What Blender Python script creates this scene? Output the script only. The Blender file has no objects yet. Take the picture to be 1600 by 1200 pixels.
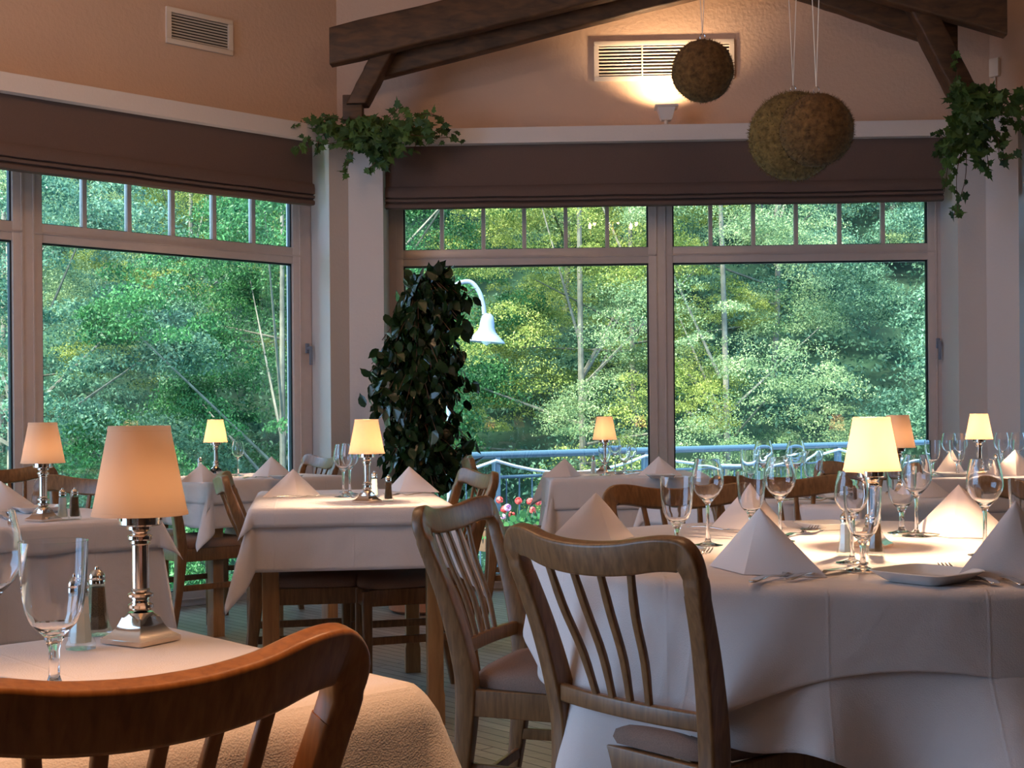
import bpy, bmesh, math, random
import numpy as np
from mathutils import Vector, Matrix
sc = bpy.context.scene
C = sc.collection
PI = math.pi
R = math.radians

# ------------------------------------------------------------------ camera
F, CAMH, ROLL, HY = 2080.0, 1.05, 0.0079, 649.0      # focal length in px of a 1600x1200 frame, eye height, roll, horizon row
cam_d = bpy.data.cameras.new('camera'); cam = bpy.data.objects.new('camera', cam_d); C.objects.link(cam)
cam_d.sensor_width = 36; cam_d.lens = F / 1600 * 36; cam_d.shift_y = (HY - 600) / 1600
cam_d.clip_end = 400; cam_d.clip_start = 0.05
cam.matrix_world = Matrix.Translation((0, 0, CAMH)) @ Matrix.Rotation(PI/2, 4, 'X') @ Matrix.Rotation(-ROLL, 4, 'Z')
sc.camera = cam
cam_d.dof.use_dof = False

# ------------------------------------------------------------------ world, sun, exposure
sc.view_settings.view_transform = 'Standard'; sc.view_settings.look = 'None'
sc.view_settings.gamma = 1; sc.view_settings.use_curve_mapping = False
sc.view_settings.exposure = 0.32
w = bpy.data.worlds.new('sky'); sc.world = w; w.use_nodes = True
bg = w.node_tree.nodes['Background']
bg.inputs[0].default_value = (0.38, 0.64, 1.0, 1); bg.inputs[1].default_value = 4.2
sun_d = bpy.data.lights.new('sun', 'SUN'); sun_d.energy = 19.0; sun_d.angle = R(9); sun_d.color = (1, 0.95, 0.75)
sun = bpy.data.objects.new('sun', sun_d); C.objects.link(sun)
sun.rotation_euler = (R(40), 0, R(-44))              # from behind the building, over the roof, on to the hillside
WARM = (1.0, 0.60, 0.33)

def portal(name, loc, rot, sx, sy):                  # guides the sampling of the sky through an opening
    d = bpy.data.lights.new(name, 'AREA'); d.shape = 'RECTANGLE'; d.size = sx; d.size_y = sy; d.cycles.is_portal = True
    o = bpy.data.objects.new(name, d); C.objects.link(o); o.location = loc; o.rotation_euler = rot
    return o

# ------------------------------------------------------------------ pixel helpers
def unroll(px, py):
    u, v = px - 800.0, py - HY
    c, s = math.cos(ROLL), math.sin(ROLL)
    return u*c - v*s, u*s + v*c
def P(px, py, z=0.75):                               # the point of height z seen at a pixel
    x, y = unroll(px, py); Y = F * (CAMH - z) / y
    return Vector((x / F * Y, Y, z))
def PY(px, py, Y):                                   # the point at depth Y seen at a pixel
    x, y = unroll(px, py)
    return Vector((x / F * Y, Y, CAMH - y / F * Y))
def onplane(px, py, p, n):
    x, y = unroll(px, py); d = Vector((x / F, 1, -y / F)); o = Vector((0, 0, CAMH))
    t = (Vector(p) - o).dot(n) / d.dot(n)
    return o + d * t

# ------------------------------------------------------------------ materials
def nm(name):
    m = bpy.data.materials.new(name); m.use_nodes = True
    nt = m.node_tree; b = nt.nodes['Principled BSDF']
    return m, nt, b
def setp(b, **k):
    for kk, v in k.items():
        n = kk.replace('_', ' ')
        b.inputs[n].default_value = (*v, 1) if isinstance(v, tuple) and len(v) == 3 else v
def tex(nt, kind, scale, coord='Object', vec=None, **k):
    t = nt.nodes.new(kind)
    tc = nt.nodes.new('ShaderNodeTexCoord'); mp = nt.nodes.new('ShaderNodeMapping')
    nt.links.new(tc.outputs[coord], mp.inputs[0]); nt.links.new(mp.outputs[0], t.inputs['Vector'])
    if vec: mp.inputs['Scale'].default_value = vec
    if 'Scale' in t.inputs: t.inputs['Scale'].default_value = scale
    for a, v in k.items(): t.inputs[a].default_value = v
    return t, mp
def ramp(nt, src, c0, c1, p0=0.3, p1=0.7):
    r = nt.nodes.new('ShaderNodeValToRGB'); nt.links.new(src, r.inputs[0])
    r.color_ramp.elements[0].position = p0; r.color_ramp.elements[1].position = p1
    r.color_ramp.elements[0].color = (*c0, 1); r.color_ramp.elements[1].color = (*c1, 1)
    return r
def bump(nt, b, src, strength, dist=0.01):
    n = nt.nodes.new('ShaderNodeBump'); n.inputs['Strength'].default_value = strength; n.inputs['Distance'].default_value = dist
    nt.links.new(src, n.inputs['Height']); nt.links.new(n.outputs[0], b.inputs['Normal'])
def plain(name, col, rough=0.6, metal=0.0, noise=0.0, scale=30, bmp=0.0, **k):
    m, nt, b = nm(name); setp(b, Base_Color=col, Roughness=rough, Metallic=metal, **k)
    if noise or bmp:
        t, _ = tex(nt, 'ShaderNodeTexNoise', scale, Detail=5)
        if noise:
            r = ramp(nt, t.outputs[0], tuple(c*(1-noise) for c in col), tuple(min(1, c*(1+noise)) for c in col)); nt.links.new(r.outputs[0], b.inputs['Base Color'])
        if bmp: bump(nt, b, t.outputs[0], bmp)
    return m
def wood(name, c0, c1, rough=0.35, scale=6, vec=(1, 1, 0.12)):
    m, nt, b = nm(name); setp(b, Roughness=rough)
    t, _ = tex(nt, 'ShaderNodeTexNoise', scale*9, vec=vec, Detail=8, Distortion=0.6)
    r = ramp(nt, t.outputs[0], c0, c1); nt.links.new(r.outputs[0], b.inputs['Base Color'])
    bump(nt, b, t.outputs[0], 0.035, 0.003)
    return m
M = {}
M['wall'] = plain('warm_plaster', (0.60, 0.43, 0.33), 0.9, scale=45, bmp=0.35)
M['white'] = plain('white_plaster', (0.66, 0.60, 0.585), 0.85, scale=60, bmp=0.12)
M['frame'] = plain('painted_window_frame', (0.60, 0.50, 0.47), 0.28, noise=0.03, scale=20)
M['blind'] = plain('brown_blind_fabric', (0.125, 0.080, 0.068), 0.95, noise=0.08, scale=300, bmp=0.1)
M['beam'] = wood('dark_beam_wood', (0.030, 0.013, 0.006), (0.10, 0.045, 0.018), 0.6, 3, (0.3, 1, 1))
M['chair'] = wood('chair_wood', (0.15, 0.064, 0.022), (0.27, 0.125, 0.046), 0.33, 12)
M['chair_front'] = wood('foreground_chair_wood', (0.20, 0.065, 0.013), (0.33, 0.120, 0.030), 0.30, 12)
M['table'] = wood('table_wood', (0.26, 0.12, 0.04), (0.42, 0.21, 0.075), 0.4, 5)
M['seat'] = plain('brown_seat_fabric', (0.26, 0.16, 0.12), 0.95, noise=0.15, scale=400, bmp=0.2)
M['brass'] = plain('old_brass', (0.62, 0.42, 0.20), 0.25, 1)
M['silver'] = plain('polished_nickel', (0.78, 0.70, 0.62), 0.12, 1)
M['steel'] = plain('cutlery_steel', (0.70, 0.68, 0.66), 0.16, 1)
M['porcelain'] = plain('porcelain', (0.80, 0.78, 0.77), 0.12)
M['vent'] = plain('vent_grille', (0.70, 0.62, 0.54), 0.5)
M['dark'] = plain('dark_void', (0.03, 0.02, 0.015), 0.9)
M['salt'] = plain('salt', (0.85, 0.84, 0.83), 0.95)
M['pepper'] = plain('ground_pepper', (0.16, 0.09, 0.05), 0.95, noise=0.5, scale=900)
M['rail'] = plain('blue_grey_painted_steel', (0.035, 0.075, 0.115), 0.25)
M['lampout'] = plain('pale_enamel', (0.20, 0.23, 0.30), 0.4)
M['rope'] = plain('white_rope', (0.38, 0.42, 0.46), 0.9)
M['bark'] = plain('pale_bark', (0.17, 0.16, 0.13), 0.95, noise=0.35, scale=8)
M['stem'] = plain('brown_stem', (0.10, 0.05, 0.025), 0.8)
M['string'] = plain('white_string', (0.75, 0.68, 0.62), 0.8)
M['terracotta'] = plain('terracotta', (0.42, 0.17, 0.08), 0.8, noise=0.1)
M['ground'] = plain('forest_floor', (0.015, 0.045, 0.022), 1.0, noise=0.6, scale=0.8, bmp=0.5)
M['lawn'] = plain('lawn', (0.05, 0.16, 0.05), 1.0, noise=0.4, scale=2, bmp=0.5)
M['deck'] = plain('grey_deck', (0.25, 0.28, 0.30), 0.8, noise=0.2, scale=5)
M['seal'] = plain('black_gasket', (0.01, 0.02, 0.03), 0.5)

def leafmat(name, c0, c1, scale=1.2, transl=0.35, rough=0.5, spec=0.3):
    m, nt, b = nm(name); setp(b, Roughness=rough); b.inputs['Specular IOR Level'].default_value = spec
    g = nt.nodes.new('ShaderNodeNewGeometry')
    t, _ = tex(nt, 'ShaderNodeTexNoise', scale*1.3, Detail=3)
    mx = nt.nodes.new('ShaderNodeMath'); mx.operation = 'MULTIPLY_ADD'; mx.inputs[1].default_value = 0.22
    nt.links.new(g.outputs['Random Per Island'], mx.inputs[0])
    ml = nt.nodes.new('ShaderNodeMath'); ml.operation = 'MULTIPLY'; ml.inputs[1].default_value = 0.78
    nt.links.new(t.outputs[0], ml.inputs[0]); nt.links.new(ml.outputs[0], mx.inputs[2])
    r = ramp(nt, mx.outputs[0], c0, c1, 0.32, 0.66); nt.links.new(r.outputs[0], b.inputs['Base Color'])
    tr = nt.nodes.new('ShaderNodeBsdfTranslucent'); nt.links.new(r.outputs[0], tr.inputs[0])
    ms = nt.nodes.new('ShaderNodeMixShader'); ms.inputs[0].default_value = transl
    nt.links.new(b.outputs[0], ms.inputs[1]); nt.links.new(tr.outputs[0], ms.inputs[2])
    nt.links.new(ms.outputs[0], nt.nodes['Material Output'].inputs[0])
    return m
GREENS = [
 ('deep green', (0.006, 0.050, 0.022), (0.07, 0.22, 0.07)),
 ('blue-green', (0.020, 0.080, 0.055), (0.18, 0.33, 0.21)),
 ('yellow-green', (0.05, 0.12, 0.015), (0.42, 0.45, 0.12)),
 ('pale green', (0.045, 0.12, 0.05), (0.34, 0.43, 0.21)),
 ('mid green', (0.016, 0.085, 0.018), (0.20, 0.34, 0.085)),
]
LEAF = [leafmat('leaf_' + n.replace(' ', '_').replace('-', '_'), a, b_) for n, a, b_ in GREENS]
M['ficus'] = leafmat('ficus_leaf', (0.004, 0.016, 0.006), (0.022, 0.055, 0.014), 3, 0.12, 0.22, 0.6)
M['ivy'] = leafmat('ivy_leaf', (0.020, 0.055, 0.022), (0.10, 0.19, 0.045), 4, 0.2, 0.5, 0.3)
M['petal_red'] = leafmat('red_petal', (0.65, 0.05, 0.06), (0.9, 0.22, 0.2), 9, 0.3)
M['petal_pink'] = leafmat('pink_petal', (0.7, 0.35, 0.6), (0.9, 0.6, 0.85), 9, 0.3)

def cloth_mat():
    m, nt, b = nm('table_linen'); setp(b, Base_Color=(0.73, 0.65, 0.63), Roughness=0.92)
    b.inputs['Sheen Weight'].default_value = 0.15
    t, _ = tex(nt, 'ShaderNodeTexVoronoi', 420)
    t2, _ = tex(nt, 'ShaderNodeTexNoise', 500, Detail=2)
    a = nt.nodes.new('ShaderNodeMath'); a.operation = 'ADD'; nt.links.new(t.outputs[0], a.inputs[0]); nt.links.new(t2.outputs[0], a.inputs[1])
    # pressed-in fold lines
    tc = nt.nodes.new('ShaderNodeTexCoord'); sx = nt.nodes.new('ShaderNodeSeparateXYZ'); nt.links.new(tc.outputs['Object'], sx.inputs[0])
    hs = []
    for k, per in ((0, 0.26), (1, 0.30)):
        pp = nt.nodes.new('ShaderNodeMath'); pp.operation = 'PINGPONG'; pp.inputs[1].default_value = per/2
        nt.links.new(sx.outputs[k], pp.inputs[0])
        mr = nt.nodes.new('ShaderNodeMapRange'); mr.inputs['From Max'].default_value = 0.004; mr.inputs['To Min'].default_value = 1.0; mr.inputs['To Max'].default_value = 0.0
        nt.links.new(pp.outputs[0], mr.inputs['Value']); hs.append(mr)
    mx = nt.nodes.new('ShaderNodeMath'); mx.operation = 'MAXIMUM'; nt.links.new(hs[0].outputs[0], mx.inputs[0]); nt.links.new(hs[1].outputs[0], mx.inputs[1])
    w1, _ = tex(nt, 'ShaderNodeTexNoise', 5, Detail=3, Distortion=0.8)
    c = nt.nodes.new('ShaderNodeMath'); c.operation = 'MULTIPLY_ADD'; c.inputs[1].default_value = 0.06; nt.links.new(mx.outputs[0], c.inputs[0]); nt.links.new(w1.outputs[0], c.inputs[2])
    bump(nt, b, a.outputs[0], 0.30, 0.0015); fine = b.inputs['Normal'].links[0].from_node
    n2 = nt.nodes.new('ShaderNodeBump'); n2.inputs['Strength'].default_value = 0.55; n2.inputs['Distance'].default_value = 0.018
    nt.links.new(c.outputs[0], n2.inputs['Height']); nt.links.new(n2.outputs[0], fine.inputs['Normal'])
    return m
M['cloth'] = cloth_mat()
def napkin_mat():
    m, nt, b = nm('napkin_linen'); setp(b, Base_Color=(0.80, 0.70, 0.66), Roughness=0.9)
    t, _ = tex(nt, 'ShaderNodeTexNoise', 600, Detail=2); bump(nt, b, t.outputs[0], 0.25, 0.001)
    return m
M['napkin'] = napkin_mat()
def shade_mat():
    m, nt, b = nm('cream_shade_fabric'); setp(b, Base_Color=(0.84, 0.72, 0.56), Roughness=0.9)
    t, _ = tex(nt, 'ShaderNodeTexNoise', 350, Detail=3); bump(nt, b, t.outputs[0], 0.15, 0.001)
    tr = nt.nodes.new('ShaderNodeBsdfTranslucent'); tr.inputs[0].default_value = (0.95, 0.76, 0.60, 1)
    ms = nt.nodes.new('ShaderNodeMixShader'); ms.inputs[0].default_value = 0.58
    nt.links.new(b.outputs[0], ms.inputs[1]); nt.links.new(tr.outputs[0], ms.inputs[2])
    nt.links.new(ms.outputs[0], nt.nodes['Material Output'].inputs[0])
    return m
M['shade'] = shade_mat()
def glass_mat(name, rough=0.0, ior=1.45, col=(1, 1, 1)):
    m = bpy.data.materials.new(name); m.use_nodes = True; nt = m.node_tree; nt.nodes.remove(nt.nodes['Principled BSDF'])
    g = nt.nodes.new('ShaderNodeBsdfGlass'); g.inputs['IOR'].default_value = ior; g.inputs['Color'].default_value = (*col, 1)
    nt.links.new(g.outputs[0], nt.nodes['Material Output'].inputs[0])
    return m
M['glass'] = glass_mat('drinking_glass', col=(0.985, 0.99, 1))
def pane_mat():
    m = bpy.data.materials.new('window_pane'); m.use_nodes = True; nt = m.node_tree; nt.nodes.remove(nt.nodes['Principled BSDF'])
    t = nt.nodes.new('ShaderNodeBsdfTransparent'); t.inputs[0].default_value = (0.96, 1, 0.99, 1)
    g = nt.nodes.new('ShaderNodeBsdfGlossy'); g.inputs['Roughness'].default_value = 0.0
    fr = nt.nodes.new('ShaderNodeFresnel'); fr.inputs[0].default_value = 1.5
    ms = nt.nodes.new('ShaderNodeMixShader')
    nt.links.new(fr.outputs[0], ms.inputs[0]); nt.links.new(t.outputs[0], ms.inputs[1]); nt.links.new(g.outputs[0], ms.inputs[2])
    nt.links.new(ms.outputs[0], nt.nodes['Material Output'].inputs[0])
    return m
M['pane'] = pane_mat(); M['clear'] = M['pane'].copy(); M['clear'].name = 'thin_clear_glass'
_nt = M['clear'].node_tree; _lw = _nt.nodes.new('ShaderNodeLayerWeight'); _lw.inputs[0].default_value = 0.5
_p = _nt.nodes.new('ShaderNodeMath'); _p.operation = 'POWER'; _p.inputs[1].default_value = 4; _nt.links.new(_lw.outputs['Facing'], _p.inputs[0])
_a = _nt.nodes.new('ShaderNodeMath'); _a.operation = 'MULTIPLY_ADD'; _a.inputs[1].default_value = 0.8; _a.inputs[2].default_value = 0.05; _nt.links.new(_p.outputs[0], _a.inputs[0])
_nt.links.new(_a.outputs[0], next(n for n in _nt.nodes if n.type == 'MIX_SHADER').inputs[0])
def floor_mat():
    m, nt, b = nm('strip_parquet'); setp(b, Roughness=0.42)
    t, mp = tex(nt, 'ShaderNodeTexBrick', 1.0); mp.inputs['Rotation'].default_value = (0, 0, R(47.4))
    t.inputs['Brick Width'].default_value = 0.9; t.inputs['Row Height'].default_value = 0.055
    t.inputs['Mortar Size'].default_value = 0.003; t.inputs['Color1'].default_value = (0.34, 0.27, 0.21, 1)
    t.inputs['Color2'].default_value = (0.48, 0.41, 0.34, 1); t.inputs['Mortar'].default_value = (0.06, 0.04, 0.03, 1)
    n, mp2 = tex(nt, 'ShaderNodeTexNoise', 14, vec=(1, 12, 1), Detail=6); mp2.inputs['Rotation'].default_value = (0, 0, R(47.4))
    r = ramp(nt, n.outputs[0], (0.55, 0.55, 0.55), (1, 1, 1))
    mx = nt.nodes.new('ShaderNodeMixRGB'); mx.blend_type = 'MULTIPLY'; mx.inputs[0].default_value = 1
    nt.links.new(t.outputs[0], mx.inputs[1]); nt.links.new(r.outputs[0], mx.inputs[2]); nt.links.new(mx.outputs[0], b.inputs['Base Color'])
    bump(nt, b, t.outputs['Fac'], -0.3, 0.003)
    return m
M['floor'] = floor_mat()
def moss_mat(name, c0, c1):
    m, nt, b = nm(name); setp(b, Roughness=1.0)
    t, _ = tex(nt, 'ShaderNodeTexNoise', 45, Detail=8)
    r = ramp(nt, t.outputs[0], c0, c1); nt.links.new(r.outputs[0], b.inputs['Base Color'])
    return m
M['moss'] = moss_mat('dried_moss', (0.055, 0.026, 0.007), (0.17, 0.088, 0.026))
M['moss_olive'] = moss_mat('olive_moss', (0.075, 0.045, 0.010), (0.22, 0.14, 0.045))
def emit(name, col, s):
    m, nt, b = nm(name); setp(b, Base_Color=(0.9, 0.8, 0.6)); b.inputs['Emission Color'].default_value = (*col, 1); b.inputs['Emission Strength'].default_value = s
    return m
M['bulb'] = emit('lit_bulb', (1, 0.62, 0.3), 40)
M['bulb_off'] = plain('bulb_glass', (0.8, 0.75, 0.7), 0.3)

# ------------------------------------------------------------------ mesh helpers
def BM(): return bmesh.new()
def obj(name, bm, mat, parent=None, smooth=True, ang=35, loc=None, mw=None):
    me = bpy.data.meshes.new(name)
    bmesh.ops.recalc_face_normals(bm, faces=bm.faces)
    bm.to_mesh(me); bm.free()
    if smooth:
        me.polygons.foreach_set('use_smooth', [True]*len(me.polygons)); me.set_sharp_from_angle(angle=R(ang))
    mats = mat if isinstance(mat, list) else [mat]
    for m in mats: me.materials.append(M[m] if isinstance(m, str) else m)
    o = bpy.data.objects.new(name, me); C.objects.link(o)
    if parent: o.parent = parent
    if loc is not None: o.location = loc
    if mw is not None: o.matrix_world = mw
    return o
def tag(o, label=None, cat=None, group=None, kind=None):
    if label: o['label'] = label
    if cat: o['category'] = cat
    if group: o['group'] = group
    if kind: o['kind'] = kind
    return o
def thing(name, loc, rz=0, label=None, cat=None, group=None):
    o = bpy.data.objects.new(name, None); C.objects.link(o); o.empty_display_size = 0.1
    o.location = loc; o.rotation_euler = (0, 0, rz)
    return tag(o, label, cat, group)
def kids(o): return [c for c in o.children]
ALLKIDS = {}
def dup(root, loc=None, rz=None, label=None, group=None, scale=None):
    def rec(o, par):
        c = o.copy(); C.objects.link(c); c.parent = par
        for ch in ALLKIDS.get(o.name, []): rec(ch, c)
        return c
    def index(o):
        ALLKIDS[o.name] = list(o.children)
        for ch in o.children: index(ch)
    if root.name not in ALLKIDS: index(root)
    r = rec(root, None)
    if loc is not None: r.location = loc
    if rz is not None: r.rotation_euler = (0, 0, rz)
    if scale: r.scale = (scale,)*3
    if label: r['label'] = label
    if group: r['group'] = group
    return r
def box(bm, c, s, rot=None, bevel=0.0, seg=2):
    mt = Matrix.Translation(c) @ (rot.to_4x4() if rot else Matrix()) @ Matrix.Diagonal((*s, 1))
    r = bmesh.ops.create_cube(bm, size=1, matrix=mt)
    if bevel:
        es = list({e for v in r['verts'] for e in v.link_edges})
        bmesh.ops.bevel(bm, geom=es, offset=bevel, segments=seg, affect='EDGES', profile=0.6)
def box2(bm, x0, x1, y0, y1, z0, z1, bevel=0.0):
    box(bm, ((x0+x1)/2, (y0+y1)/2, (z0+z1)/2), (abs(x1-x0), abs(y1-y0), abs(z1-z0)), bevel=bevel)
def loft(bm, rings, caps=True, closed=True):
    vs = [[bm.verts.new(p) for p in r] for r in rings]
    n = len(vs[0])
    for a, b in zip(vs, vs[1:]):
        for i in range(n if closed else n-1):
            j = (i+1) % n
            bm.faces.new((a[i], a[j], b[j], b[i]))
    if caps:
        bm.faces.new(vs[0]); bm.faces.new(list(reversed(vs[-1])))
def lathe(bm, prof, seg=32, sq=None, off=(0, 0)):
    rings = []
    for i, (r, z) in enumerate(prof):
        r = max(r, 1e-5)
        k = sq(i) if sq else 0
        ring = []
        for a in range(seg):
            t = 2*PI*a/seg; c, s = math.cos(t), math.sin(t)
            m = 1.0
            if k: m = (1-k) + k / max(abs(c), abs(s))
            ring.append((off[0]+r*m*c, off[1]+r*m*s, z))
        rings.append(ring)
    loft(bm, rings)
def roundrect(w, h, r, n=3):
    pts = []
    for cx, cy, a0 in ((w/2-r, h/2-r, 0), (-w/2+r, h/2-r, 90), (-w/2+r, -h/2+r, 180), (w/2-r, -h/2+r, 270)):
        for i in range(n+1):
            a = R(a0 + 90*i/n); pts.append((cx+r*math.cos(a), cy+r*math.sin(a)))
    return pts
def sweep(bm, pts, secs, up=Vector((0, 0, 1)), caps=True):
    """pts: path; secs: list of (w,h,r) at each path point; w runs along side = tan x up, h along the other normal"""
    pts = [Vector(p) for p in pts]; rings = []
    for i, p in enumerate(pts):
        t = (pts[min(i+1, len(pts)-1)] - pts[max(i-1, 0)]).normalized()
        u = up(i) if callable(up) else up
        s = t.cross(u)
        if s.length < 1e-4: s = Vector((1, 0, 0))
        s.normalize(); n = s.cross(t).normalized()
        w_, h_, r_ = secs[i] if isinstance(secs, list) else secs
        rings.append([p + s*a + n*b for a, b in roundrect(w_, h_, min(r_, w_/2*0.98, h_/2*0.98))])
    loft(bm, rings, caps)
def tube(bm, pts, r, seg=8, caps=True):
    pts = [Vector(p) for p in pts]; rings = []; prev = None
    for i, p in enumerate(pts):
        t = (pts[min(i+1, len(pts)-1)] - pts[max(i-1, 0)]).normalized()
        if prev is None:
            a = Vector((0, 0, 1)) if abs(t.z) < 0.9 else Vector((1, 0, 0)); s = t.cross(a).normalized()
        else: s = (prev - t*prev.dot(t)).normalized()
        prev = s; n = t.cross(s); rr = r[i] if isinstance(r, (list, tuple)) else r
        rings.append([p + (s*math.cos(2*PI*k/seg) + n*math.sin(2*PI*k/seg))*rr for k in range(seg)])
    loft(bm, rings, caps)
def catmull(pts, n=6):
    pts = [Vector(p) for p in pts]; out = []
    for i in range(len(pts)-1):
        p0, p1, p2, p3 = pts[max(i-1, 0)], pts[i], pts[i+1], pts[min(i+2, len(pts)-1)]
        for k in range(n):
            t = k/n
            out.append(0.5*((2*p1)+(p2-p0)*t+(2*p0-5*p1+4*p2-p3)*t*t+(3*p1-p0-3*p2+p3)*t**3))
    out.append(pts[-1]); return out
def extrude_poly(bm, pts, z0, z1):
    loft(bm, [[(p[0], p[1], z0) for p in pts], [(p[0], p[1], z1) for p in pts]])

# ------------------------------------------------------------------ room plan (an octagonal bay)
aA, aB, aC = R(42.6), R(-2.6), R(-47.6)
def dirv(a): return Vector((math.cos(a), math.sin(a), 0))
def outv(a): return Vector((-math.sin(a), math.cos(a), 0))
P0 = PY(547, 650, 7.76); P0.z = 0
def colhit(px, p, a, o=0.0):                        # plan point seen in pixel column px on the wall plane p, a moved outward by o
    h = onplane(px, 640, Vector(p) + outv(a)*o, outv(a)); h.z = 0; return h
P1 = colhit(1543, P0, aB)
Afar = P0 - dirv(aA)*5.2; Cfar = P1 + dirv(aC)*5.2
def mitre(o):                                        # the front polyline moved outward by o
    segs = [(Afar, aA), (P0, aB), (P1, aC)]
    out = [Afar + outv(aA)*o]
    for (p, a, q, b) in ((P0, aA, P0, aB), (P1, aB, P1, aC)):
        p1, p2 = p + outv(a)*o, q + outv(b)*o
        d1, d2 = dirv(a), dirv(b); den = d1.x*d2.y - d1.y*d2.x
        t = ((p2-p1).x*d2.y - (p2-p1).y*d2.x)/den
        out.append(p1 + d1*t)
    out.append(Cfar + outv(aC)*o)
    return out
ZL, ZS, ZC, OW = 2.72, 2.63, 3.80, 0.34              # ledge top, soffit, ceiling, depth of the window plane
def band(bm, o0, o1, z0, z1, segs=(0, 1, 2)):
    a, b = mitre(o0), mitre(o1)
    for i in segs: extrude_poly(bm, [a[i], a[i+1], b[i+1], b[i]], z0, z1)
SIDE = ['left', 'back', 'right']
for i in range(3):                                   # plastered wall above the ledge
    bm = BM(); band(bm, 0.26, 0.62, ZL, ZC, (i,)); tag(obj('wall_' + ['left_bay', 'back', 'right_bay'][i], bm, 'wall', smooth=False), kind='structure')
    bm = BM(); band(bm, 0.0, 0.60, ZS, ZL, (i,)); tag(obj('trim_%d' % (i+1), bm, 'white', smooth=False), kind='structure')
sA, sB, sC, sD = colhit(517, P0, aA), colhit(601, P0, aB), colhit(1499, P0, aB), colhit(1594, P1, aC)
wA, wB, wC, wD = colhit(489, P0, aA, OW), colhit(610, P0, aB, OW), colhit(1472, P0, aB, OW), sD + outv(aC)*OW
mo = mitre(0.6); mw_ = mitre(OW)
bm = BM(); extrude_poly(bm, [sA, P0, sB, wB, wB+outv(aB)*0.26, mo[1], wA+outv(aA)*0.26, wA], 0, ZS)
tag(obj('wall_pillar_left', bm, 'white', smooth=False), kind='structure')
bm = BM(); extrude_poly(bm, [sC, P1, sD, wD, wD+outv(aC)*0.26, mo[2], wC+outv(aB)*0.26, wC], 0, ZS)
tag(obj('wall_pillar_right', bm, 'white', smooth=False), kind='structure')
# far ends of the bay and the rest of the room
XL, XR, YR = Afar.x, Cfar.x, -4.0
M['low_bounce'] = wood('low_bounce_dark_wood', (0.06, 0.03, 0.015), (0.12, 0.06, 0.03), 0.6)  # invented dark finish for the unseen walls, cuts the bounced light
def wallbox(name, x0, x1, y0, y1, z0, z1, mat='wall'):
    bm = BM(); box2(bm, x0, x1, y0, y1, z0, z1); return tag(obj(name, bm, mat, smooth=False), kind='structure')
def sidewall(name, x0, x1, y1, oy0, oy1):            # a side wall with one long window opening
    bm = BM()
    box2(bm, x0, x1, YR, oy0, 0, ZC); box2(bm, x0, x1, oy1, y1, 0, ZC); box2(bm, x0, x1, oy0, oy1, 0, 0.25); box2(bm, x0, x1, oy0, oy1, 3.2, ZC)
    tag(obj(name, bm, 'wall', smooth=False), kind='structure')
sidewall('wall_left', XL-0.5, XL-0.2, Afar.y+0.5, -0.6, 3.6)
wallbox('wall_right', XR+0.2, XR+0.5, YR, Cfar.y+0.5, 0, ZC, 'low_bounce')
wallbox('wall_rear', XL-0.5, XR+0.5, YR-0.3, YR, 0, ZC, 'low_bounce')
portal('side_window_portal', (XL-0.45, 1.5, 1.72), (R(90), 0, R(-90)), 4.2, 2.95)
rim = mitre(0.62)
plan = [(XL-0.5, YR-0.3), (XR+0.5, YR-0.3), (XR+0.5, Cfar.y+0.3), tuple(rim[3][:2]), tuple(rim[2][:2]), tuple(rim[1][:2]), tuple(rim[0][:2]), (XL-0.5, Afar.y+0.3)]
bm = BM(); extrude_poly(bm, [Vector((*p, 0)) for p in plan], -0.12, 0); tag(obj('floor', bm, 'floor', smooth=False), kind='structure')
bm = BM(); extrude_poly(bm, [Vector((*p, 0)) for p in plan], ZC, ZC+0.2); tag(obj('ceiling', bm, 'wall', smooth=False), kind='structure')

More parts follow.
